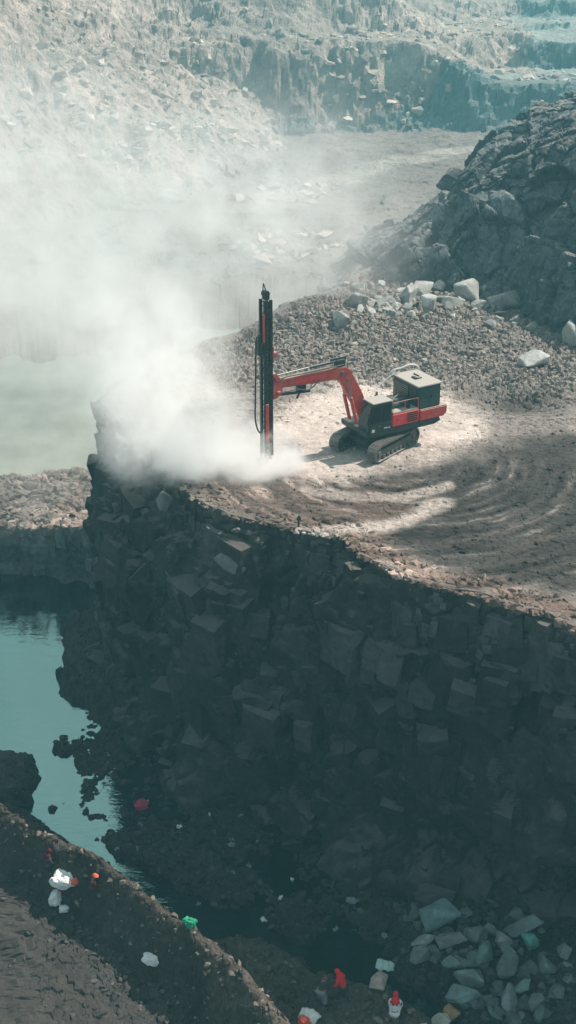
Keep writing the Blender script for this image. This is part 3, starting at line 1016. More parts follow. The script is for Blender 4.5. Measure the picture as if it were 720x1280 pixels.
# single rocks lower down
boulder(61, on(z_ground, 70, 850, -17.4) + Vector((0, 0, .25)), (1.5, 1.2, 1.1), (0.045, 0.05, 0.05), 'black boulder standing in the pool by the left shore', sink=.3)
boulder(62, on(z_ground, 473, 1218, -16.6), (1.7, 1.2, 1.0), (0.17, 0.20, 0.19), 'grey block with a pale cloth spread over it, left of the heap')
boulder(63, on(z_ground, 472, 1232, -16.6), (1.5, .9, .7), (0.42, 0.32, 0.27), 'pinkish tan rock just below the cloth-covered block')
boulder(64, on(z_ground, 550, 1288, -16.6), (1.0, 1.0, 1.3), (0.40, 0.36, 0.32), 'grey and white rock at the bottom edge right of the sitting person')
boulder(65, on(z_ground, 563, 1278, -16.6), (.9, .8, 1.2), (0.42, 0.24, 0.13), 'orange-brown rock leaning on a pale one at the bottom edge')
boulder(66, on(z_ground, 530, 1286, -16.6), (.8, .6, .5), (0.62, 0.60, 0.57), 'small white stone near the bottom edge')
boulder(67, on(z_ground, 85, 768, -17.3), (1.8, 1.0, .8), (0.10, 0.11, 0.11), 'flat grey slab at the upper corner of the pool')
boulder(68, on(z_ground, 22, 778, -17.4) + Vector((0, 0, .3)), (.7, .4, .35), (0.04, 0.045, 0.045), 'tiny black rock in the pool near its far shore')

# boulders behind the machine
BACK = [
    (447, 383, 1.6, 'dusty grey rock at the left end of the boulder row'), (481, 384, 1.3, 'low grey rock left of the big split boulder'),
    (511, 378, 2.2, 'big split boulder with a dark front in the row behind the machine'), (539, 386, 1.5, 'small pale rock in front of the split boulder'),
    (555, 362, 1.9, 'sloping slab with a sunlit pinkish face'), (574, 358, 1.8, 'long pink-white slab at the top of the boulder row'),
    (586, 374, 2.0, 'rounded grey-green boulder in the middle of the row'), (617, 351, 1.9, 'smooth domed boulder against the shaded hill'),
    (636, 384, 2.0, 'wedge-shaped boulder right of the row'), (652, 379, 1.6, 'pale triangular boulder beside the hill foot'),
    (684, 392, 2.0, 'flat grey boulder at the foot of the hill'), (607, 372, 1.6, 'dark boulder between the domed and the wedge one'),
    (528, 366, 1.6, 'angular boulder behind the split one'), (667, 457, 2.2, 'large pale square boulder alone on the open rubble'),
    (708, 430, 1.9, 'grey boulder near the right edge under the hill'), (568, 385, 1.3, 'whitish rock at the front of the row'),
    (425, 398, 1.2, 'grey rock on the spoil heap at the bench corner'), (598, 355, 1.4, 'upright pinkish rock behind the row')]
for i, (px, py, s, lab) in enumerate(BACK):
    p = on(z_plat, px, py, 0.5)
    s *= 1.3
    g = 0.40 if 'pale' in lab or 'pink' in lab or 'whit' in lab else 0.33
    c = (g * 1.08, g, g * .93) if 'pink' in lab else (g, g * .99, g * .93)
    dm = (s * rng.uniform(1, 1.4), s * .9, s * rng.uniform(.7, .9))
    if 'square boulder' in lab: dm = (2.5, 1.7, 1.5)
    boulder(407 if 'square boulder' in lab else 400 + i, p, dm, c, lab, 'boulders along the back of the bench', rot=(.05, .05, .5) if 'square boulder' in lab else None)
for i in range(110):
    px = rng.uniform(432, 718)
    py = rng.gauss(380 if px < 620 else 395, 11)
    if py < 348: continue
    p = on(z_plat, px, py, 0.5)
    s = rng.uniform(.35, 1.1)
    g = rng.uniform(.22, .42)
    boulder(450 + i, p, (s * 1.3, s, s * .8), (g * 1.03, g, g * .93), 'loose grey rock strewn between the bigger boulders at the back of the bench', 'boulders along the back of the bench')

# blocks on the cliff rim
RIMB = [
    (317, 676, (1.3, .9, 1.2), .30, 'rounded pale boulder wedged in the cliff top', -0.9), (285, 706, (2.3, 1.2, 1.2), .12, 'wide dark block jutting from the upper cliff', -2.0),
    (296, 664, (1.2, .7, .5), .16, 'small flat stone on the cliff edge left of the pale boulder', -.5), (357, 680, (.7, .6, 1.5), .17, 'tall upright stone splinter at the cliff edge', -.9),
    (398, 697, (1.6, 1.0, .6), .20, 'ledge stone right of the dark crack', -1.2), (402, 722, (1.7, 1.0, .8), .24, 'lower ledge stone lit from the side', -2.2),
    (160, 550, (2.0, 1.2, .9), .34, 'pale flat block on the nose of the cliff', -.2), (157, 572, (1.6, 1.0, .8), .33, 'second pale block just below the flat one on the cliff nose', -1.0),
    (182, 592, (1.4, 1.0, .9), .18, 'grey block on the slumped shoulder of the cliff', -1.6), (205, 628, (1.5, 1.1, 1.2), .15, 'dark cubic block at the left corner of the cliff top', -.8)]
for i, (px, py, dims, g, lab, z) in enumerate(RIMB):
    p = at(px, py, z)
    p.y += .25
    g *= 1.3  # rim blocks lie in shade; albedo raised to stand in for glancing sunlight
    boulder(600 + i, p - Vector((0, 0, dims[2] * .5)), dims, (g * 1.03, g, g * .94), lab, sink=0)

# loose stones (uncountable)
def scatter_px(n, x0, x1, y0, y1, fn, z0, smin, smax, colf, seed, cond=None, power=2.5):
    r = np.random.RandomState(seed)
    PX, PY = r.uniform(x0, x1, n), r.uniform(y0, y1, n)
    z = np.full(n, z0, float)
    for _ in range(3):
        u = (PX - 360) / FPX; v = (640 - PY) / FPX
        dy = math.cos(PITCH) + v * math.sin(PITCH); dz = -math.sin(PITCH) + v * math.cos(PITCH)
        t = (z - CAM_H) / dz
        X, Y = u * t, dy * t
        z = fn(X, Y)
    keep = np.ones(n, bool) if cond is None else cond(X, Y, z)
    s = smin + (smax - smin) * r.uniform(0, 1, n) ** power
    c = colf(X, Y, r)
    return np.stack([X, Y, z], -1)[keep], s[keep], c[keep]

def cplat(X, Y, r):
    n = fbm(P3(X, Y) * 0.45, 3, 111)
    return plat_col(X, Y, n) * r.uniform(.6, 1.25, len(X))[:, None]
inm = lambda X, Y, z: (sdpoly(X, Y, mesa) > 0.25) & ((Y > 68) | (np.random.RandomState(2).uniform(0, 1, len(X)) < .4))
a = scatter_px(9000, -60, 760, 380, 800, z_plat, 0, 0.05, 0.32, cplat, 11, inm, 3)
nearrim = lambda X, Y, z: (sdpoly(X, Y, mesa) > -.25) & (sdpoly(X, Y, mesa) < 1.5) & (Y < 75)
a2 = scatter_px(26000, 100, 800, 520, 815, lambda X, Y: z_plat(X, Y) - .05, 0, 0.10, 0.6, cplat, 13, nearrim, 2.2)
a = [np.concatenate(q) for q in zip(a, a2)]
b = scatter_px(5200, 330, 760, 375, 475, z_plat, 0, 0.12, 0.55, cplat, 12, inm, 2)
scatter('rubble', np.concatenate([a[0], b[0]]), np.concatenate([a[1], b[1]]), np.concatenate([a[2], b[2]]), M_stone, 'loose stones scattered over the bench top', 3)

def cpit(X, Y, r):
    k = np.exp(-(sdline(X, Y, BERM) / 2.2) ** 2)[:, None]
    base = np.ones((len(X), 3)) * np.array((.055, .056, .055)) * (1 - k) + k * np.array((.16, .13, .10))
    k = sstep(-.6, .6, sdpoly(X, Y, BANKR))[:, None]
    base = base * (1 - k) + k * np.array((.13, .105, .085))
    return base * r.uniform(.5, 1.6, len(X))[:, None]
def cnd(X, Y, z):
    r = np.random.RandomState(5).uniform(0, 1, len(X))
    road = sdpoly(X, Y, ROAD) > 0.8
    return (z > WATER - 0.12) & ~(road & (r > 0.12))
a = scatter_px(9000, -60, 780, 740, 1340, z_ground, -17, 0.05, 0.40, cpit, 21, cnd, 3)
b = scatter_px(1100, 480, 780, 1090, 1340, z_ground, -17, 0.15, 0.6, cpit, 22, cnd, 2)
scatter('rubble', np.concatenate([a[0], b[0]]), np.concatenate([a[1], b[1]]), np.concatenate([a[2], b[2]]), M_stone, 'loose stones over the pit floor, berm and shore', 4)

def clb(X, Y, r):
    return np.ones((len(X), 3)) * np.array((.44, .34, .29)) * r.uniform(.45, 1.35, len(X))[:, None]
a = scatter_px(3000, -150, 150, 565, 660, z_lb, -12, 0.12, 1.1, clb, 31, lambda X, Y, z: (Y < 92) & (X < -8), 3)
scatter('rubble', a[0], a[1], a[2], M_stone, 'broken rock over the bank between the pools', 5)

def zf(X, Y):
    return z_far(X, Y)[0]
def cfar(X, Y, r):
    return np.ones((len(X), 3)) * np.array((.46, .38, .33)) * r.uniform(.5, 1.4, len(X))[:, None]
def condf(X, Y, z):
    sd = z_far(X, Y)[1]
    n = fbm(P3(X, Y) * 0.05, 3, 99)
    return ((sd > 0) & (n > 0.0)) | ((n > .3) & (Y > 150))
a = scatter_px(9000, -120, 740, 5, 330, zf, -17, 0.5, 3.2, cfar, 41, condf, 2.5)
scatter('rubble', a[0], a[1], a[2], M_stone, 'tumbled blocks over the far talus slope', 6)
def zh_none(): pass
#--OBJECTS--
# ================================================================== MACHINE
def cyl(bm, p0, p1, r0, r1=None, seg=14, cap=True):
    p0, p1 = Vector(p0), Vector(p1)
    r1 = r0 if r1 is None else r1
    d = p1 - p0
    q = d.to_track_quat('Z', 'Y').to_matrix().to_4x4()
    M = Matrix.Translation((p0 + p1) / 2) @ q
    bmesh.ops.create_cone(bm, cap_ends=cap, segments=seg, radius1=r0, radius2=r1, depth=d.length, matrix=M)

def box(bm, x0, x1, y0, y1, z0, z1, bev=0.0, M=None):
    r = bmesh.ops.create_cube(bm, size=1)
    vs = r['verts']
    for v in vs:
        v.co = Vector((x0 + (v.co.x + .5) * (x1 - x0), y0 + (v.co.y + .5) * (y1 - y0), z0 + (v.co.z + .5) * (z1 - z0)))
    if bev > 0:
        es = list({e for v in vs for e in v.link_edges})
        rr = bmesh.ops.bevel(bm, geom=es, offset=bev, segments=2, affect='EDGES', clamp_overlap=True)
        vs = list({v for f in rr['faces'] for v in f.verts} | {v for v in vs if v.is_valid})
    if M is not None:
        bmesh.ops.transform(bm, matrix=M, verts=[v for v in vs if v.is_valid])
    return vs

def prism(bm, prof, y0, y1, bev=0.03):
    """outline in xz, extruded along y"""
    vs = [bm.verts.new((x, y0, z)) for x, z in prof]
    f = bm.faces.new(vs)
    r = bmesh.ops.extrude_face_region(bm, geom=[f])
    nv = [g for g in r['geom'] if isinstance(g, bmesh.types.BMVert)]
    for v in nv: v.co.y = y1
    if bev:
        es = list({e for v in vs + nv for e in v.link_edges})
        bmesh.ops.bevel(bm, geom=es, offset=bev, segments=2, affect='EDGES', clamp_overlap=True)

def tube(bm, pts, r, seg=8, sub=6):
    pts = [Vector(p) for p in pts]
    out = []
    n = len(pts)
    for i in range(n - 1):
        p0, p1, p2, p3 = pts[max(i - 1, 0)], pts[i], pts[i + 1], pts[min(i + 2, n - 1)]
        for k in range(sub):
            t = k / sub
            out.append(0.5 * ((2 * p1) + (-p0 + p2) * t + (2 * p0 - 5 * p1 + 4 * p2 - p3) * t * t + (-p0 + 3 * p1 - 3 * p2 + p3) * t ** 3))
    out.append(pts[-1])
    rings = []
    for i, p in enumerate(out):
        t = (out[min(i + 1, len(out) - 1)] - out[max(i - 1, 0)]).normalized()
        a = t.orthogonal().normalized() if i == 0 else (a - t * a.dot(t)).normalized()
        b = t.cross(a)
        rings.append([bm.verts.new(p + r * (a * math.cos(2 * PI * j / seg) + b * math.sin(2 * PI * j / seg))) for j in range(seg)])
    for A, B in zip(rings[:-1], rings[1:]):
        for j in range(seg):
            bm.faces.new((A[j], A[(j + 1) % seg], B[(j + 1) % seg], B[j]))
    bm.faces.new(rings[0][::-1]); bm.faces.new(rings[-1])

def part(name, bm, mat, parent, M=None, smooth=False):
    if M is not None:
        bmesh.ops.transform(bm, matrix=M, verts=bm.verts[:])
    bmesh.ops.recalc_face_normals(bm, faces=bm.faces[:])
    me = bpy.data.meshes.new(name)
    bm.to_mesh(me)
    bm.free()
    me.materials.append(mat)
    if smooth:
        for p in me.polygons: p.use_smooth = True
    o = bpy.data.objects.new(name, me)
    COL.objects.link(o)
    o.parent = parent
    return o

def thing(name, label, cat, loc, rz=0, group=None):
    o = bpy.data.objects.new(name, None)
    COL.objects.link(o)
    o.location = loc
    o.rotation_euler.z = rz
    o.empty_display_size = .3
    return tag(o, label, cat, group)

def NB(): return bmesh.new()

EZ = zone(z_plat, EXC.x, EXC.y)
rig = thing('drilling_excavator', 'red and dark green crawler excavator with a tall drill mast on the dusty bench', 'excavator', (EXC.x, EXC.y, EZ + .02))
MB = Matrix.Rotation(R(210.5), 4, 'Z')
MT = Matrix.Rotation(R(231), 4, 'Z')

def make_track(side):
    y = side * 1.3
    L, rr, wd = 1.68, 0.43, 0.31
    # belt with shoes
    b = NB()
    per = 2 * 2 * L + 2 * PI * rr
    n = 50
    for i in range(n):
        s = i * per / n
        if s < 2 * L: p = Vector((-L + s, 0, 2 * rr)); an = 0
        elif s < 2 * L + PI * rr:
            q = (s - 2 * L) / rr; p = Vector((L + rr * math.sin(q), 0, rr + rr * math.cos(q))); an = q
        elif s < 4 * L + PI * rr: p = Vector((L - (s - 2 * L - PI * rr), 0, 0)); an = PI
        else:
            q = (s - 4 * L - PI * rr) / rr; p = Vector((-L - rr * math.sin(q), 0, rr - rr * math.cos(q))); an = PI + q
        M = Matrix.Translation(p + Vector((0, y, .04))) @ Matrix.Rotation(an, 4, 'Y')
        box(b, -.105, .105, -wd, wd, -.03, .03, 0, M)
        for gx in (-.06, .05):
            box(b, gx, gx + .025, -wd, wd, .03, .075, 0, M)
    t = part('track', b, M_track, rig, MT)
    b = NB()
    prism(b, [(-1.5, .25), (1.5, .25), (1.7, .45), (1.4, .68), (-1.4, .68), (-1.7, .45)], y - .22, y + .22, .03)
    part('track_frame', b, M_dark, rig, MT)
    for sx, nm in ((1.68, 'idler_wheel'), (-1.68, 'sprocket')):
        b = NB()
        cyl(b, (sx, y - .2, .47), (sx, y + .2, .47), .36, seg=22)
        cyl(b, (sx, y - .27, .47), (sx, y + .27, .47), .16, seg=16)
        part(nm, b, M_track, t, MT)
    for k in range(7):
        b = NB()
        x = -1.2 + k * .4
        cyl(b, (x, y - .24, .19), (x, y + .24, .19), .13, seg=12)
        part('roller', b, M_track, t, MT)
for s_ in (1, -1): make_track(s_)
b = NB()
box(b, -.95, .95, -1.1, 1.1, .42, .82, .06); box(b, -1.3, 1.3, -.45, .45, .45, .75, .05)
part('undercarriage', b, M_dark, rig, MT)
b = NB(); cyl(b, (0, 0, .82), (0, 0, 1.16), .72, seg=36)
part('turntable', b, M_black, rig, MB)
# upper body
b = NB()
prism(b, [(1.35, 1.16), (1.45, 1.3), (1.45, 1.55), (-3.5, 1.55), (-3.6, 1.3), (-3.2, 1.16)], -1.3, 1.3, .03)
part('deck_frame', b, M_dark, rig, MB)
def side_body(y0, y1):
    b = NB()
    box(b, -2.06, -.22, y0, y1, 1.553, 2.32, .06)
    return part('engine_cover', b, M_redbright, rig, MB)
ec = side_body(.42, 1.34)
for k in range(5):
    b = NB(); box(b, -1.92, -1.22, 1.342, 1.36, 1.68 + k * .12, 1.75 + k * .12, .008)
    part('vent_slat', b, M_black, ec, MB)
b = NB(); box(b, -.62, -.56, 1.342, 1.37, 1.9, 1.98, .01); part('latch', b, M_black, ec, MB)
b = NB(); box(b, -2.02, -.3, .5, 1.28, 2.322, 2.36, .015); part('cover_top', b, M_roof, ec, MB)
side_body(-1.34, -.35)
b = NB(); box(b, -2.0, -.35, -.33, .40, 1.553, 2.2, .05); part('engine_hood', b, M_green, rig, MB)
b = NB(); box(b, -1.75, -.55, -.3, .75, 2.365, 2.62, .06); box(b, -1.6, -.9, -.15, .5, 2.62, 2.74, .04)
part('air_tank_box', b, M_green, rig, MB)
b = NB(); cyl(b, (-.45, -.6, 2.3), (-.45, -.6, 3.0), .07); cyl(b, (-.45, -.6, 2.45), (-.45, -.6, 2.8), .13)
part('exhaust_pipe', b, M_steel, rig, MB)
b = NB()
prism(b, [(-2.1, 1.553), (-3.75, 1.553), (-3.98, 1.75), (-3.98, 2.2), (-2.1, 2.2)], -1.36, 1.36, .05)
part('counterweight', b, M_red, rig, MB)
# compressor house
b = NB(); box(b, -3.55, -2.0, -1.22, 1.22, 2.203, 3.52, .03)
ch = part('compressor_housing', b, M_green, rig, MB)
b = NB(); box(b, -3.63, -1.93, -1.30, 1.30, 3.523, 3.60, .02)
rf = part('roof', b, M_roof, ch, MB)
b = NB(); box(b, -3.0, -2.95, -.6, -.1, 3.602, 3.66); box(b, -2.7, -2.5, -.2, .25, 3.602, 3.68, .02); box(b, -2.95, -2.72, .1, .22, 3.602, 3.65)
part('roof_hatch', b, M_black, rf, MB)
for y0, y1 in ((-1.1, -.42), (-.34, .34), (.42, 1.1)):
    b = NB()
    box(b, -1.998, -1.965, y0, y1, 2.35, 3.4, .01)
    d = part('louvre_panel', b, M_dark, ch, MB)
b = NB()
for k in range(8): box(b, -1.963, -1.945, -1.05, .3, 2.45 + k * .115, 2.49 + k * .115)
part('louvre', b, M_steel, ch, MB)
for x0, x1 in ((-3.45, -2.82), (-2.74, -2.1)):
    b = NB(); box(b, x0, x1, 1.222, 1.24, 2.3, 3.42, .008)
    d = part('side_door', b, M_green, ch, MB)
    b = NB(); box(b, x1 - .1, x1 - .06, 1.242, 1.27, 2.8, 2.95); part('handle', b, M_black, d, MB)
b = NB(); tube(b, [(-1.9, -1.5, 3.1), (-2.0, -1.4, 3.7), (-2.6, -1.25, 3.85), (-3.2, -1.2, 3.95), (-3.7, -1.2, 3.7), (-3.75, -1.25, 3.1)], .05)
part('air_hose', b, M_pale, rig, MB)
b = NB(); tube(b, [(.4, -.7, 2.4), (-.8, -1.2, 2.9), (-1.8, -1.2, 3.5), (-2.3, -1.0, 3.75)], .04)
part('air_hose', b, M_pale, rig, MB)
# rails and hoses on the deck
b = NB()
for x in (-2.0, -1.1, -.3): cyl(b, (x, 1.25, 2.3), (x, 1.25, 2.95), .02, seg=6)
tube(b, [(-2.0, 1.25, 2.95), (-1.1, 1.25, 2.96), (-.3, 1.25, 2.95)], .02, 6)
part('guard_rail', b, M_red, rig, MB)
b = NB(); tube(b, [(.3, .0, 2.2), (.0, .3, 2.5), (-.5, .6, 2.55), (-1.2, .2, 2.85), (-1.9, .1, 2.7)], .05); part('hydraulic_hose', b, M_rubber, rig, MB)
b = NB(); cyl(b, (-1.5, 1.0, 2.36), (-1.5, 1.0, 2.62), .11); part('air_filter', b, M_black, rig, MB)
b = NB(); box(b, -4.0, -3.95, -1.2, 1.2, 1.68, 1.80, .01); part('bumper_strip', b, M_pale, rig, MB)
# cab
b = NB()
prism(b, [(1.32, 1.3), (1.40, 1.9), (1.12, 3.08), (1.0, 3.14), (-.12, 3.14), (-.18, 3.05), (-.18, 1.3)], .36, 1.36, .04)
cab = part('cab', b, M_dark, rig, MB)
b = NB(); box(b, -.2, 1.13, .33, 1.39, 3.142, 3.20, .02)
part('roof', b, M_roof, cab, MB)
def pane(quad, off, ny):
    b = NB()
    A = [b.verts.new((x, ny, z)) for x, z in quad]
    f = b.faces.new(A)
    r = bmesh.ops.extrude_face_region(b, geom=[f])
    for g in r['geom']:
        if isinstance(g, bmesh.types.BMVert): g.co.y += off
    return b
b = pane([(.58, 2.05), (1.28, 2.05), (1.06, 2.98), (.58, 2.98)], .012, 1.362); part('window', b, M_glass, cab, MB)
b = pane([(-.1, 2.05), (.48, 2.05), (.48, 2.98), (-.1, 2.98)], .012, 1.362); part('window', b, M_glass, cab, MB)
b = NB()
vs = [b.verts.new(v) for v in ((1.395, .46, 2.0), (1.395, 1.26, 2.0), (1.145, 1.26, 3.02), (1.145, .46, 3.02))]
f = b.faces.new(vs); r = bmesh.ops.extrude_face_region(b, geom=[f])
for g in r['geom']:
    if isinstance(g, bmesh.types.BMVert): g.co.x += .015
part('windscreen', b, M_glass, cab, MB)
b = NB(); box(b, .5, 1.3, 1.362, 1.378, 1.38, 1.98, .01); dr = part('door', b, M_dark, cab, MB)
b = NB(); box(b, .58, .72, 1.38, 1.41, 1.8, 1.84, .01); part('handle', b, M_steel, dr, MB)
b = NB(); box(b, .98, 1.16, 1.380, 1.386, 1.52, 1.70); part('decal', b, M_pale, dr, MB)
b = NB(); box(b, .10, .34, 1.362, 1.367, 1.62, 1.68); box(b, -.06, .04, 1.362, 1.367, 1.6, 1.66); part('decal', b, M_pale, cab, MB)
b = NB(); tube(b, [(1.4, 1.45, 1.9), (1.55, 1.5, 2.3), (1.5, 1.5, 2.6)], .018); box(b, 1.44, 1.48, 1.38, 1.6, 2.5, 2.8, .01)
part('mirror', b, M_black, rig, MB)
b = NB(); tube(b, [(-.25, 1.3, 2.35), (-.25, 1.3, 3.0), (.0, 1.3, 3.1)], .02)
part('grab_rail', b, M_steel, rig, MB)
# boom
TZ = 4.78
b = NB()
prism(b, [(.25, 1.75), (.75, 1.6), (1.35, 2.6), (2.35, 4.35), (2.75, 4.47), (4.2, 4.52), (6.1, 4.62), (6.3, 4.75), (6.25, 5.02), (6.0, 5.08), (4.0, 5.12), (2.6, 5.14), (2.1, 5.1), (1.7, 4.85), (.9, 3.4)], -.46, -.02, .04)
boom = part('boom', b, M_red, rig, MB)
b = NB(); box(b, 3.3, 5.2, -.018, -.012, 4.72, 4.95); part('painted_panel', b, M_redbright, boom, MB)
b = NB(); cyl(b, (2.25, -.6, 4.75), (2.25, .12, 4.75), .13); cyl(b, (.6, -.6, 2.0), (.6, .12, 2.0), .16)
part('pivot_pin', b, M_steel, boom, MB)
for yy in (.10, -.58):
    b = NB(); cyl(b, (1.35, yy, 1.75), (1.75, yy, 3.3), .10); part('boom_cylinder', b, M_red, rig, MB)
    b = NB(); cyl(b, (1.75, yy, 3.3), (2.0, yy, 4.5), .05); part('cylinder_rod', b, M_steel, rig, MB)
b = NB(); cyl(b, (2.1, -.24, 5.45), (4.2, -.24, 5.38), .09); box(b, 2.0, 2.6, -.38, -.1, 5.1, 5.5, .03); box(b, 1.9, 2.9, -.3, -.18, 5.45, 5.62, .02)
part('arm_cylinder', b, M_dark, rig, MB)
b = NB(); cyl(b, (4.2, -.24, 5.38), (6.35, -.24, 5.28), .05); part('cylinder_rod', b, M_steel, rig, MB)
b = NB(); cyl(b, (4.2, -.24, 4.05), (6.2, -.24, 4.2), .08); box(b, 4.5, 5.0, -.4, -.08, 4.15, 4.5, .03); cyl(b, (5.0, -.24, 3.75), (4.8, -.24, 4.15), .06)
part('tilt_cylinder', b, M_black, rig, MB)
b = NB(); tube(b, [(2.1, -.1, 5.2), (3.0, 0, 5.22), (4.5, -.02, 5.18), (5.8, 0, 5.2), (6.3, 0, 5.0), (6.6, .1, 5.3)], .035)
tube(b, [(3.8, 0, 4.6), (4.4, .05, 4.25), (5.2, .05, 4.4), (6.2, .05, 4.35)], .03)
part('hydraulic_hose', b, M_black, rig, MB)
b = NB()
prism(b, [(6.0, 4.4), (6.45, 4.05), (6.62, 4.1), (6.62, 5.5), (6.4, 5.5), (6.1, 5.1)], -.5, .02, .03)
box(b, 6.15, 6.4, -.62, .14, 4.3, 4.5, .03)
part('mast_bracket', b, M_red, rig, MB)
# mast, upright
mx, my = 7.0, -.24
b = NB()
for dx, dy in ((-.30, -.22), (-.30, .22), (.05, -.22), (.05, .22)):
    box(b, mx + dx - .075, mx + dx + .075, my + dy - .06, my + dy + .06, .9, 9.5)
for k in range(15):
    z = .7 + k * .6
    box(b, mx - .3, mx + .05, my - .24, my - .2, z, z + .06)
    box(b, mx - .3, mx + .05, my + .2, my + .24, z, z + .06)
    box(b, mx - .33, mx - .29, my - .2, my + .2, z, z + .06)
    cyl(b, (mx - .3, my + .22, z + .05), (mx + .05, my + .22, z + .58), .02, seg=6)
    cyl(b, (mx - .3, my - .22, z + .58), (mx + .05, my - .22, z + .05), .02, seg=6)
box(b, mx - .27, mx - .23, my - .2, my + .2, .6, 9.4)
mast = part('drill_mast', b, M_black, rig, MB)
b = NB(); box(b, mx - .28, mx + .0, my - .16, my + .16, 9.5, 9.75, .02); cyl(b, (mx - .12, my - .15, 9.8), (mx - .12, my + .15, 9.8), .18)
cyl(b, (mx - .28, my, 9.6), (mx + .0, my, 10.35), .03, seg=6); cyl(b, (mx + .06, my, 9.6), (mx + .0, my, 10.35), .03, seg=6)
part('crown_sheave', b, M_black, mast, MB)
b = NB(); cyl(b, (mx + .22, my, 0.0), (mx + .22, my, 6.6), .055); part('drill_rod', b, M_steel, mast, MB)
b = NB(); box(b, mx + .05, mx + .42, my - .22, my + .22, 6.6, 7.35, .04); cyl(b, (mx + .22, my, 7.35), (mx + .22, my, 7.7), .12)
part('rotary_head', b, M_dark, mast, MB)
b = NB(); box(b, mx - .75, mx - .32, my - .16, my + .16, 6.35, 6.62, .03); box(b, mx - .5, mx - .34, my - .2, my + .2, 6.1, 7.0, .03)
part('feed_motor', b, M_red, mast, MB)
b = NB(); box(b, mx + .1, mx + .2, my + .245, my + .30, 7.3, 8.8, .01)
part('side_guard', b, M_red, mast, MB)
b = NB(); box(b, mx - .1, mx + .1, my + .245, my + .34, 1.8, 3.9, .02)
part('side_guard', b, M_red, mast, MB)
b = NB(); cyl(b, (mx - .12, my + .02, 1.0), (mx - .12, my + .02, 8.8), .07); part('feed_cylinder', b, M_steel, mast, MB)
b = NB(); box(b, mx - .1, mx + .4, my - .25, my + .25, .45, .75, .03); part('rod_guide', b, M_black, mast, MB)
b = NB(); tube(b, [(mx + .25, my + .1, 7.6), (mx + .5, my + .1, 7.5), (mx + .55, my + .1, 6.0), (mx + .6, my + .1, 4.2), (mx + .6, my + .1, 3.0), (mx + .35, my + .1, 2.3), (mx + .1, my + .1, 2.6)], .045)
part('air_hose', b, M_rubber, mast, MB)

# ================================================================== PEOPLE
def skin_bm(pts, edges, sub=1):
    """pts: list of (co, radius); grows a skinned surface, returns bmesh"""
    me = bpy.data.meshes.new('tmp')
    me.from_pydata([p[0] for p in pts], edges, [])
    o = bpy.data.objects.new('tmp', me)
    COL.objects.link(o)
    m = o.modifiers.new('s', 'SKIN')
    m.use_smooth_shade = True
    lay = me.skin_vertices[0] if me.skin_vertices else None
    if lay is None:
        bm = bmesh.new(); bm.from_mesh(me); bm.verts.layers.skin.verify(); bm.to_mesh(me); bm.free(); lay = me.skin_vertices[0]
    for i, p in enumerate(pts):
        r = p[1]
        lay.data[i].radius = (r, r) if isinstance(r, float) else r
        lay.data[i].use_root = (i == 0)
    s = o.modifiers.new('u', 'SUBSURF'); s.levels = sub; s.render_levels = sub
    bpy.context.view_layer.update()
    ev = o.evaluated_get(bpy.context.evaluated_depsgraph_get())
    bm = bmesh.new(); bm.from_mesh(ev.to_mesh())
    bpy.data.objects.remove(o); bpy.data.meshes.remove(me)
    return bm

def lerp(a, b, t): return a + (b - a) * t
M_skin = cloth('brown_skin', (0.22, 0.12, 0.075), .1)
M_hair = cloth('black_hair', (0.012, 0.011, 0.01), .2)

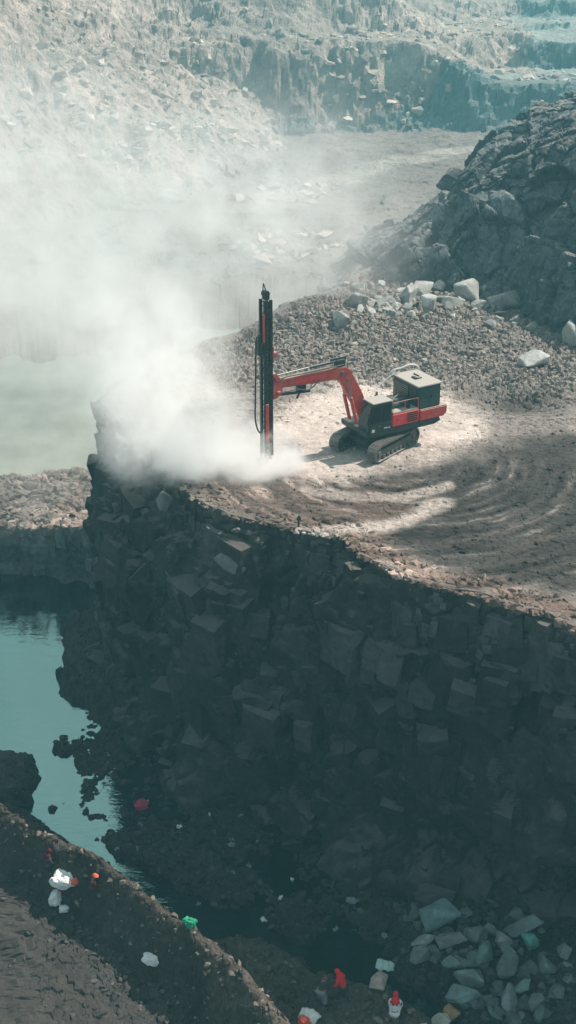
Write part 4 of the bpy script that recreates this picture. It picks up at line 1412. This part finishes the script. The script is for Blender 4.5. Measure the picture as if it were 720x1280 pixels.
def person(label, loc, rz, J, shirt, legs, head_mat, headwear, size=1.0, group=None, skirt=False):
    """J: joint dict in metres, facing +x, left = +y"""
    root = thing('person', label, 'person', loc, rz, group)
    root.scale = (size,) * 3
    J = {k: Vector(v) for k, v in J.items()}
    pts, ed, ix = [], [], {}
    def add(n, co, r, link=None):
        ix[n] = len(pts); pts.append((tuple(co), r))
        if link: ed.append((ix[link], ix[n]))
    add('pelvis', J['pelvis'], .13); add('waist', lerp(J['pelvis'], J['chest'], .5), .115, 'pelvis'); add('chest', J['chest'], .135, 'waist')
    add('neck', J['neck'], .055, 'chest'); add('head', lerp(J['neck'], J['head'], .5), .055, 'neck')
    for s in 'lr':
        add('sh' + s, J['sh' + s], .06, 'chest'); add('el' + s, J['el' + s], .042, 'sh' + s); add('wr' + s, J['wr' + s], .028, 'el' + s)
        d = (J['wr' + s] - J['el' + s]).normalized()
        side = d.orthogonal().normalized(); up = d.cross(side)
        add('pa' + s, J['wr' + s] + d * .07, (.038, .018), 'wr' + s)
        for f, (o1, ln) in enumerate(((-.03, .06), (-.01, .075), (.01, .07), (.03, .055))):
            add('f%d' % f + s, J['wr' + s] + d * .11 + side * o1, .009, 'pa' + s)
            add('g%d' % f + s, J['wr' + s] + d * (.11 + ln * .6) + side * o1 + up * .012, .008, 'f%d' % f + s)
            add('h%d' % f + s, J['wr' + s] + d * (.11 + ln * .9) + side * o1 + up * .035, .007, 'g%d' % f + s)
        add('t0' + s, J['wr' + s] + d * .05 - side * .045 + up * .01, .011, 'pa' + s)
        add('t1' + s, J['wr' + s] + d * .09 - side * .06 + up * .02, .009, 't0' + s)
        add('hip' + s, J['hip' + s], .095, 'pelvis'); add('kn' + s, J['kn' + s], .06, 'hip' + s); add('an' + s, J['an' + s], .038, 'kn' + s)
        add('to' + s, J['an' + s] + Vector((.16, .01, -.045)), .033, 'an' + s)
    bm = skin_bm(pts, ed)
    # head with nose and ears in the same mesh
    H = J['head']; ax = (J['head'] - J['neck']).normalized()
    q = Vector((0, 0, 1)).rotation_difference(ax).to_matrix().to_4x4()
    M = Matrix.Translation(H) @ q
    bmesh.ops.create_uvsphere(bm, u_segments=18, v_segments=12, radius=1, matrix=M @ Matrix.Diagonal((.095, .078, .118, 1)))
    bmesh.ops.create_cone(bm, segments=6, radius1=.018, radius2=.008, depth=.045, cap_ends=True, matrix=M @ Matrix.Translation((.095, 0, -.01)) @ Matrix.Rotation(R(20), 4, 'Y'))
    for sy in (-1, 1):
        bmesh.ops.create_uvsphere(bm, u_segments=8, v_segments=6, radius=1, matrix=M @ Matrix.Translation((0, .08 * sy, 0)) @ Matrix.Diagonal((.02, .01, .032, 1)))
        bmesh.ops.create_uvsphere(bm, u_segments=8, v_segments=6, radius=.011, matrix=M @ Matrix.Translation((.086, .03 * sy, .012)))
    part('body', bm, M_skin, root, smooth=True)
    # shirt
    pts, ed, ix = [], [], {}
    add('chest', J['chest'], .165); add('waist', lerp(J['pelvis'], J['chest'], .5), .15, 'chest'); add('pelvis', lerp(J['pelvis'], J['waist'] if 'waist' in J else J['chest'], .05), .16, 'waist')
    add('nk', lerp(J['chest'], J['neck'], .75), .085, 'chest')
    for s in 'lr':
        add('sh' + s, J['sh' + s], .085, 'chest'); add('el' + s, lerp(J['sh' + s], J['el' + s], .9), .065, 'sh' + s)
        add('fa' + s, lerp(J['el' + s], J['wr' + s], .55), .05, 'el' + s)
    part('shirt', skin_bm(pts, ed), shirt, root, smooth=True)
    pts, ed, ix = [], [], {}
    add('pelvis', J['pelvis'], .15)
    for s in 'lr':
        add('hip' + s, J['hip' + s], .12, 'pelvis'); add('kn' + s, J['kn' + s], .095 if not skirt else .15, 'hip' + s); add('an' + s, lerp(J['kn' + s], J['an' + s], .85), .075 if not skirt else .15, 'kn' + s)
    part('skirt' if skirt else 'trousers', skin_bm(pts, ed), legs, root, smooth=True)
    b = NB()
    if headwear == 'hair':
        bmesh.ops.create_uvsphere(b, u_segments=18, v_segments=12, radius=1, matrix=M @ Matrix.Translation((-.018, 0, .022)) @ Matrix.Diagonal((.1, .088, .118, 1)))
        part('hair', b, head_mat, root, smooth=True)
    elif headwear == 'scarf':
        bmesh.ops.create_uvsphere(b, u_segments=20, v_segments=14, radius=1, matrix=M @ Matrix.Translation((-.02, 0, .02)) @ Matrix.Diagonal((.115, .10, .135, 1)))
        bmesh.ops.create_cone(b, segments=20, radius1=.20, radius2=.09, depth=.24, cap_ends=True, matrix=M @ Matrix.Translation((-.03, 0, -.17)))
        for v in b.verts: v.co += Vector((rng.gauss(0, .004), rng.gauss(0, .004), rng.gauss(0, .004)))
        part('headscarf', b, head_mat, root, smooth=True)
    elif headwear == 'cap':
        bmesh.ops.create_uvsphere(b, u_segments=20, v_segments=12, radius=1, matrix=M @ Matrix.Translation((-.005, 0, .03)) @ Matrix.Diagonal((.125, .115, .12, 1)))
        bmesh.ops.create_cone(b, segments=24, radius1=.17, radius2=.15, depth=.02, cap_ends=True, matrix=M @ Matrix.Translation((.03, 0, .035)))
        part('hat', b, head_mat, root, smooth=True)
    return root

def pose_stand(lean=0, arms=((.25, .2, .5), (.25, -.2, .5)), step=.1, kneeb=0.0):
    z0 = .92 - kneeb
    a = R(lean)
    up = Vector((math.sin(a), 0, math.cos(a)))
    pel = Vector((-.25 * math.sin(a), 0, z0))
    J = {'pelvis': pel, 'chest': pel + up * .42, 'neck': pel + up * .57, 'head': pel + up * .74 + Vector((.03, 0, 0))}
    for s, sy, ar in (('l', 1, arms[0]), ('r', -1, arms[1])):
        sh = pel + up * .50 + Vector((0, .19 * sy, 0))
        wr = Vector(ar)
        d = wr - sh
        if d.length > .54: wr = sh + d.normalized() * .54
        mid = (sh + wr) / 2
        ln = max(.02, .28 ** 2 - ((wr - sh).length / 2) ** 2) ** .5
        el = mid + Vector((-.6, .4 * sy, -.3)).normalized() * min(ln, .16)
        J['sh' + s], J['el' + s], J['wr' + s] = sh, el, wr
        st = step * sy
        J['hip' + s] = pel + Vector((0, .09 * sy, -.05))
        J['an' + s] = Vector((st, .12 * sy, .08))
        J['kn' + s] = (J['hip' + s] + J['an' + s]) / 2 + Vector((.04 + kneeb * 1.1, 0, 0.02))
    return J

def pose_sit():
    J = pose_stand(12, ((.35, .12, .35), (.35, -.12, .35)), 0, .62)
    for s, sy in (('l', 1), ('r', -1)):
        J['an' + s] = Vector((.38, .14 * sy, .06)); J['kn' + s] = Vector((.33, .15 * sy, .47))
    return J

C_red = cloth('red_cloth', (0.75, 0.02, 0.03), .15)
C_wht = cloth('white_cloth', (0.78, 0.76, 0.74), .12)
C_gry = cloth('grey_cloth', (0.22, 0.24, 0.26), .2)
C_drk = cloth('dark_cloth', (0.05, 0.047, 0.043), .3)
C_drkred = cloth('dark_red_cloth', (0.10, 0.012, 0.012), .3)
C_org = cloth('orange_cloth', (0.72, 0.13, 0.08), .15)
C_grn = cloth('green_cloth', (0.03, 0.30, 0.16), .2)
C_teal = cloth('pale_cloth', (0.50, 0.66, 0.60), .12)
C_pink = cloth('pink_cloth', (0.42, 0.06, 0.10), .3)

def face(px0, py0, px1, py1, z=-16.6):
    a, b = at(px0, py0, z), at(px1, py1, z)
    return math.atan2(b.y - a.y, b.x - a.x)
p = on(z_ground, 427, 1252, -16.5)
person('person in a bright red shirt and scarf with dark trousers standing on the rubble', p, R(150), pose_stand(24, ((.5, .2, .7), (.5, -.2, .6)), .12, .05), C_red, C_drk, C_red, 'scarf', 1.08)
p = on(z_ground, 403, 1255, -16.5)
person('person in dark shirt and grey leg wrap stooping left of the red-shirted one', p, R(60), pose_stand(42, ((.5, .2, .4), (.5, -.2, .4)), .08, .05), C_drk, C_gry, M_hair, 'hair', 1.08, skirt=True)
p = on(z_ground, 493, 1271, -16.5)
person('person sitting in white clothes with a red headscarf by the dark water', p, R(80), pose_sit(), C_wht, C_wht, C_red, 'scarf', 1.15, skirt=True)
p = on(z_ground, 115, 1091, -16.5)
person('person with orange-red hat and dark red clothes squatting right of the big white sack', p, R(20), pose_sit(), C_drkred, C_drk, C_org, 'cap', .95)
p = on(z_ground, 62, 1098, -16)
person('person in dark clothes crouching on the berm beside white sacks', p, R(30), pose_sit(), C_drk, C_drk, C_drkred, 'scarf', 1.1)

# ---- sacks and cloths
def sack(loc, dims, mat, label, seed, rz=0.0, group=None, name='sack', cat='sack', tie=None):
    b = NB()
    bmesh.ops.create_icosphere(b, subdivisions=4, radius=1)
    V = np.array([v.co[:] for v in b.verts])
    n = .55 * fbm(V * 1.1 + seed, 3, seed) + .16 * blocks(V + seed, (.5, .5, .5), seed, .9, .3, .2)[0]
    V = V * (1 + n)[:, None]
    V = np.sign(V) * np.abs(V) ** .8
    V[:, 2] = np.where(V[:, 2] < -.6, -.6, V[:, 2])
    k = np.clip((V[:, 0] - .55) / .45, 0, 1)[:, None]
    V[:, 1:] *= 1 - .55 * k
    for v, c in zip(b.verts, V): v.co = Vector(c) * .5
    for v in b.verts: v.co = Vector((v.co.x * dims[0], v.co.y * dims[1], (v.co.z + .3) * dims[2]))
    root = thing(name, label, cat, loc, rz, group)
    part('bag', b, mat, root)
    b = NB()
    tube(b, [(dims[0] * .42, -.06 * dims[1], .3 * dims[2]), (dims[0] * .48, 0, .42 * dims[2]), (dims[0] * .56, .05, .4 * dims[2])], .035)
    part('knot', b, tie or mat, root, smooth=True)
    return root

def sheet_cloth(loc, sx, sy, mat, label, seed, rz=0.0, tilt=0.0, sagc=0.25, kind='cloth', name='cloth'):
    n = 26
    u, v = np.meshgrid(np.linspace(-.5, .5, n), np.linspace(-.5, .5, n))
    P = np.stack([u * sx, v * sy, 0 * u], -1)
    q = P3(u * 3 + seed, v * 3)
    P[..., 2] = .10 * fbm(q, 3, seed) - sagc * (np.abs(u * 2) ** 3 + np.abs(v * 2) ** 3) * .5 + .03 * np.sin(u * 21 + 3 * v)
    P[..., 0] += .07 * vnoise(q + 9, seed); P[..., 1] += .07 * vnoise(q + 19, seed)
    idx = np.arange(n * n).reshape(n, n)
    f = np.stack([idx[:-1, :-1], idx[:-1, 1:], idx[1:, 1:], idx[1:, :-1]], -1).reshape(-1, 4)
    o = mesh_np(name, P.reshape(-1, 3), f, mat, smooth=True)
    o.location = loc
    o.rotation_euler = (tilt, 0, rz)
    s = o.modifiers.new('thick', 'SOLIDIFY'); s.thickness = .012
    tag(o, label, kind)
    return o

g = lambda px, py, z=-16.5: on(z_ground, px, py, z)
sack(g(78, 1079, -16) + Vector((0, 0, .1)), (1.2, .9, .8), C_wht, 'big white sack lying on the berm crest', 3, R(-30))
sack(g(67, 1082, -16) + Vector((0, 0, .1)), (.7, .55, .8), C_wht, 'narrow white bundle on the left end of the white pile on the berm', 4, R(70))
sack(g(76, 1092, -16), (.6, .4, .3), C_wht, 'small white scrap just below the big white sack', 5, R(10), name='bundle', cat='bundle')
sack(g(89, 1083, -16) + Vector((.15, -.15, .1)), (.4, .35, .3), C_org, 'small red bundle against the right side of the big white sack', 15, R(10), name='bundle', cat='bundle')
sack(g(187, 1159, -16), (.95, .6, .5), C_wht, 'small white sack lying alone midway along the berm', 6, R(-20))
sack(g(239, 1184, -16.5), (.5, .65, .6), C_grn, 'bright green sack on the berm beside the water', 7, R(70), tie=C_drk)
sheet_cloth(g(480, 1216) + Vector((.05, -.05, .92)), .95, .75, C_teal, 'pale mint cloth spread on a grey block', 8, R(-10), R(28))
sheet_cloth(g(386, 1272) + Vector((0, 0, .25)), .9, .6, C_wht, 'white cloth corner sticking up at the bottom edge', 9, R(-30), R(10))
sack(g(380, 1279) + Vector((0, 0, .0)), (.6, .5, .4), C_org, 'red bundle under the white cloth at the bottom edge', 10, R(-30), name='bundle', cat='bundle')
# litter floating on the dark water
FL = WATER + .03
sack(at(178, 1008, FL), (.75, .55, .45), C_pink, 'pinkish red bag floating on the dark water', 11, R(40), tie=C_wht, name='floating_bag', cat='bag')
sack(at(172, 1062, FL), (.6, .38, .25), C_gry, 'small pale grey bag lying below the pinkish red bag', 12, R(20), name='floating_bag', cat='bag')
sheet_cloth(at(291, 1048, FL) + Vector((0, 0, .05)), .55, .95, C_gry, 'grey torn sheet floating in the shade under the cliff', 13, R(5), R(12), .1)
sack(at(289, 1058, FL), (.4, .3, .25), C_gry, 'small grey lump under the torn floating sheet', 14, R(15), name='floating_bag', cat='bag')
sack(at(439, 1127, FL + .3), (.6, .35, .25), C_gry, 'small grey bag in the shade at the cliff foot', 16, R(-10), name='floating_bag', cat='bag')

LIT = [(262, 1018), (268, 1040), (322, 1052), (224, 1032), (176, 1030), (311, 1082), (350, 1122), (290, 1090), (420, 1176), (205, 985), (249, 1150), (148, 1078), (365, 1105), (300, 1020), (480, 1170), (330, 1150)]
for i, (px, py) in enumerate(LIT):
    q = on(z_ground, px, py, -17.4); q.z = max(q.z, WATER) + .04
    d = rng.uniform(.16, .34)
    o = sheet_cloth(q, d, d * rng.uniform(.6, 1), C_wht if i % 3 == 0 else C_gry, 'tiny pale scrap of litter on the dark wet ground below the cliff', 50 + i, rng.uniform(0, 6), 0, .12, 'litter', 'litter_scrap')
    o['group'] = 'litter scraps on the pit floor'

# stake on the rim
b = NB(); q = at(373, 664, 0)
st = thing('stake', 'short dark stake standing on the very edge of the cliff', 'stake', (q.x, q.y + .35, zone(z_plat, q.x, q.y) - .1))
cyl(b, (0, 0, 0), (.03, 0, .72), .06, .05, 8); part('post', b, M_dark, st)
b = NB(); box(b, -.08, .13, -.05, .05, .45, .62, .02); part('cross_piece', b, M_dark, st)

# ================================================================== AIR
def volume(name, me_obj, setup, label):
    m = bpy.data.materials.new(name)
    m.use_nodes = True
    n = m.node_tree
    n.nodes.clear()
    out = n.nodes.new('ShaderNodeOutputMaterial')
    pv = n.nodes.new('ShaderNodeVolumePrincipled')
    n.links.new(pv.outputs[0], out.inputs['Volume'])
    setup(n, pv)
    me_obj.data.materials.clear()
    me_obj.data.materials.append(m)
    tag(me_obj, label, kind='stuff')

b = NB(); box(b, -1800, 1800, -60, 3200, -26, 75)
hz = part('haze', b, M_pale, None)
def s_haze(n, pv):
    pv.inputs['Color'].default_value = (0.26, 0.64, 0.73, 1)
    pv.inputs['Density'].default_value = HAZE_D
    pv.inputs['Anisotropy'].default_value = 0.2
HAZE_D = 0.00115
volume('haze', hz, s_haze, 'pale blue-green haze over the quarry')

# drill dust: blobs (centre, radii, density)
D0 = at(341, 588, 0)
BL = [((D0.x - .2, D0.y + .2, .7), (3.0, 2.6, 2.5), 6.0),
      ((D0.x - 2.9, D0.y + .5, 1.1), (4.8, 4.0, 3.6), 5.5),
      ((D0.x - 5.8, D0.y + 2.2, 2.0), (5.4, 5.4, 4.6), 2.4),
      ((D0.x - 7.5, D0.y + 8.0, 4.0), (7.5, 8.0, 6.4), .55),
      ((D0.x - 12.5, D0.y + 17, 4.0), (12, 12, 9.0), .13),
      ((D0.x - 23, D0.y + 27, 3.0), (18, 15, 12), .075),
      ((D0.x - 3, D0.y + 36, 4.5), (20, 18, 15), .11),
      ((D0.x - 17, D0.y + 22, -7), (14, 14, 10), .035),
      ((D0.x - 26, D0.y + 62, 3.0), (28, 28, 20), .06)]
bm = NB()
for c, r, d in BL:
    bmesh.ops.create_icosphere(bm, subdivisions=4, radius=1, matrix=Matrix.Translation(c) @ Matrix.Diagonal((r[0], r[1], r[2], 1)))
dust = part('dust_cloud', bm, M_pale, None)
rm = dust.modifiers.new('r', 'REMESH'); rm.mode = 'VOXEL'; rm.voxel_size = .7
bpy.context.view_layer.update()
ev = dust.evaluated_get(bpy.context.evaluated_depsgraph_get())
nm_ = bpy.data.meshes.new_from_object(ev)
dust.modifiers.clear()
dust.data = nm_
def s_dust(n, pv):
    geo = n.nodes.new('ShaderNodeTexCoord')
    P = geo.outputs['Object']
    # turbulence bends the blobs
    nz = nd(n, 'ShaderNodeTexNoise'); nz.inputs['Scale'].default_value = .16; nz.inputs['Detail'].default_value = 3
    n.links.new(P, nz.inputs['Vector'])
    off = nd(n, 'ShaderNodeVectorMath', operation='SUBTRACT'); n.links.new(nz.outputs['Color'], off.inputs[0]); off.inputs[1].default_value = (.5, .5, .5)
    sc_ = nd(n, 'ShaderNodeVectorMath', operation='SCALE'); n.links.new(off.outputs[0], sc_.inputs[0]); sc_.inputs['Scale'].default_value = 4.5
    ad = nd(n, 'ShaderNodeVectorMath', operation='ADD'); n.links.new(P, ad.inputs[0]); n.links.new(sc_.outputs[0], ad.inputs[1])
    tot = None
    for c, r, d in BL:
        a = nd(n, 'ShaderNodeVectorMath', operation='SUBTRACT'); n.links.new(ad.outputs[0], a.inputs[0]); a.inputs[1].default_value = c
        q = nd(n, 'ShaderNodeVectorMath', operation='DIVIDE'); n.links.new(a.outputs[0], q.inputs[0]); q.inputs[1].default_value = tuple(x * .97 for x in r)
        l = nd(n, 'ShaderNodeVectorMath', operation='DOT_PRODUCT'); n.links.new(q.outputs[0], l.inputs[0]); n.links.new(q.outputs[0], l.inputs[1])
        f = mathn(n, 'SUBTRACT', 1.0, l.outputs['Value'], True)
        f = mathn(n, 'MULTIPLY', mathn(n, 'MULTIPLY', f, mathn(n, 'MULTIPLY', f, f)), d)
        tot = f if tot is None else mathn(n, 'ADD', tot, f)
    fine = noise(n, P, .36, 6, .66)
    f = maprange(n, fine, .40, .60, .03, 1.8)
    n.links.new(mathn(n, 'MULTIPLY', tot, f), pv.inputs['Density'])
    pv.inputs['Color'].default_value = (.995, .98, .965, 1)
    pv.inputs['Anisotropy'].default_value = 0.1
volume('dust_cloud', dust, s_dust, 'thick white drilling dust drifting left from the drill foot')
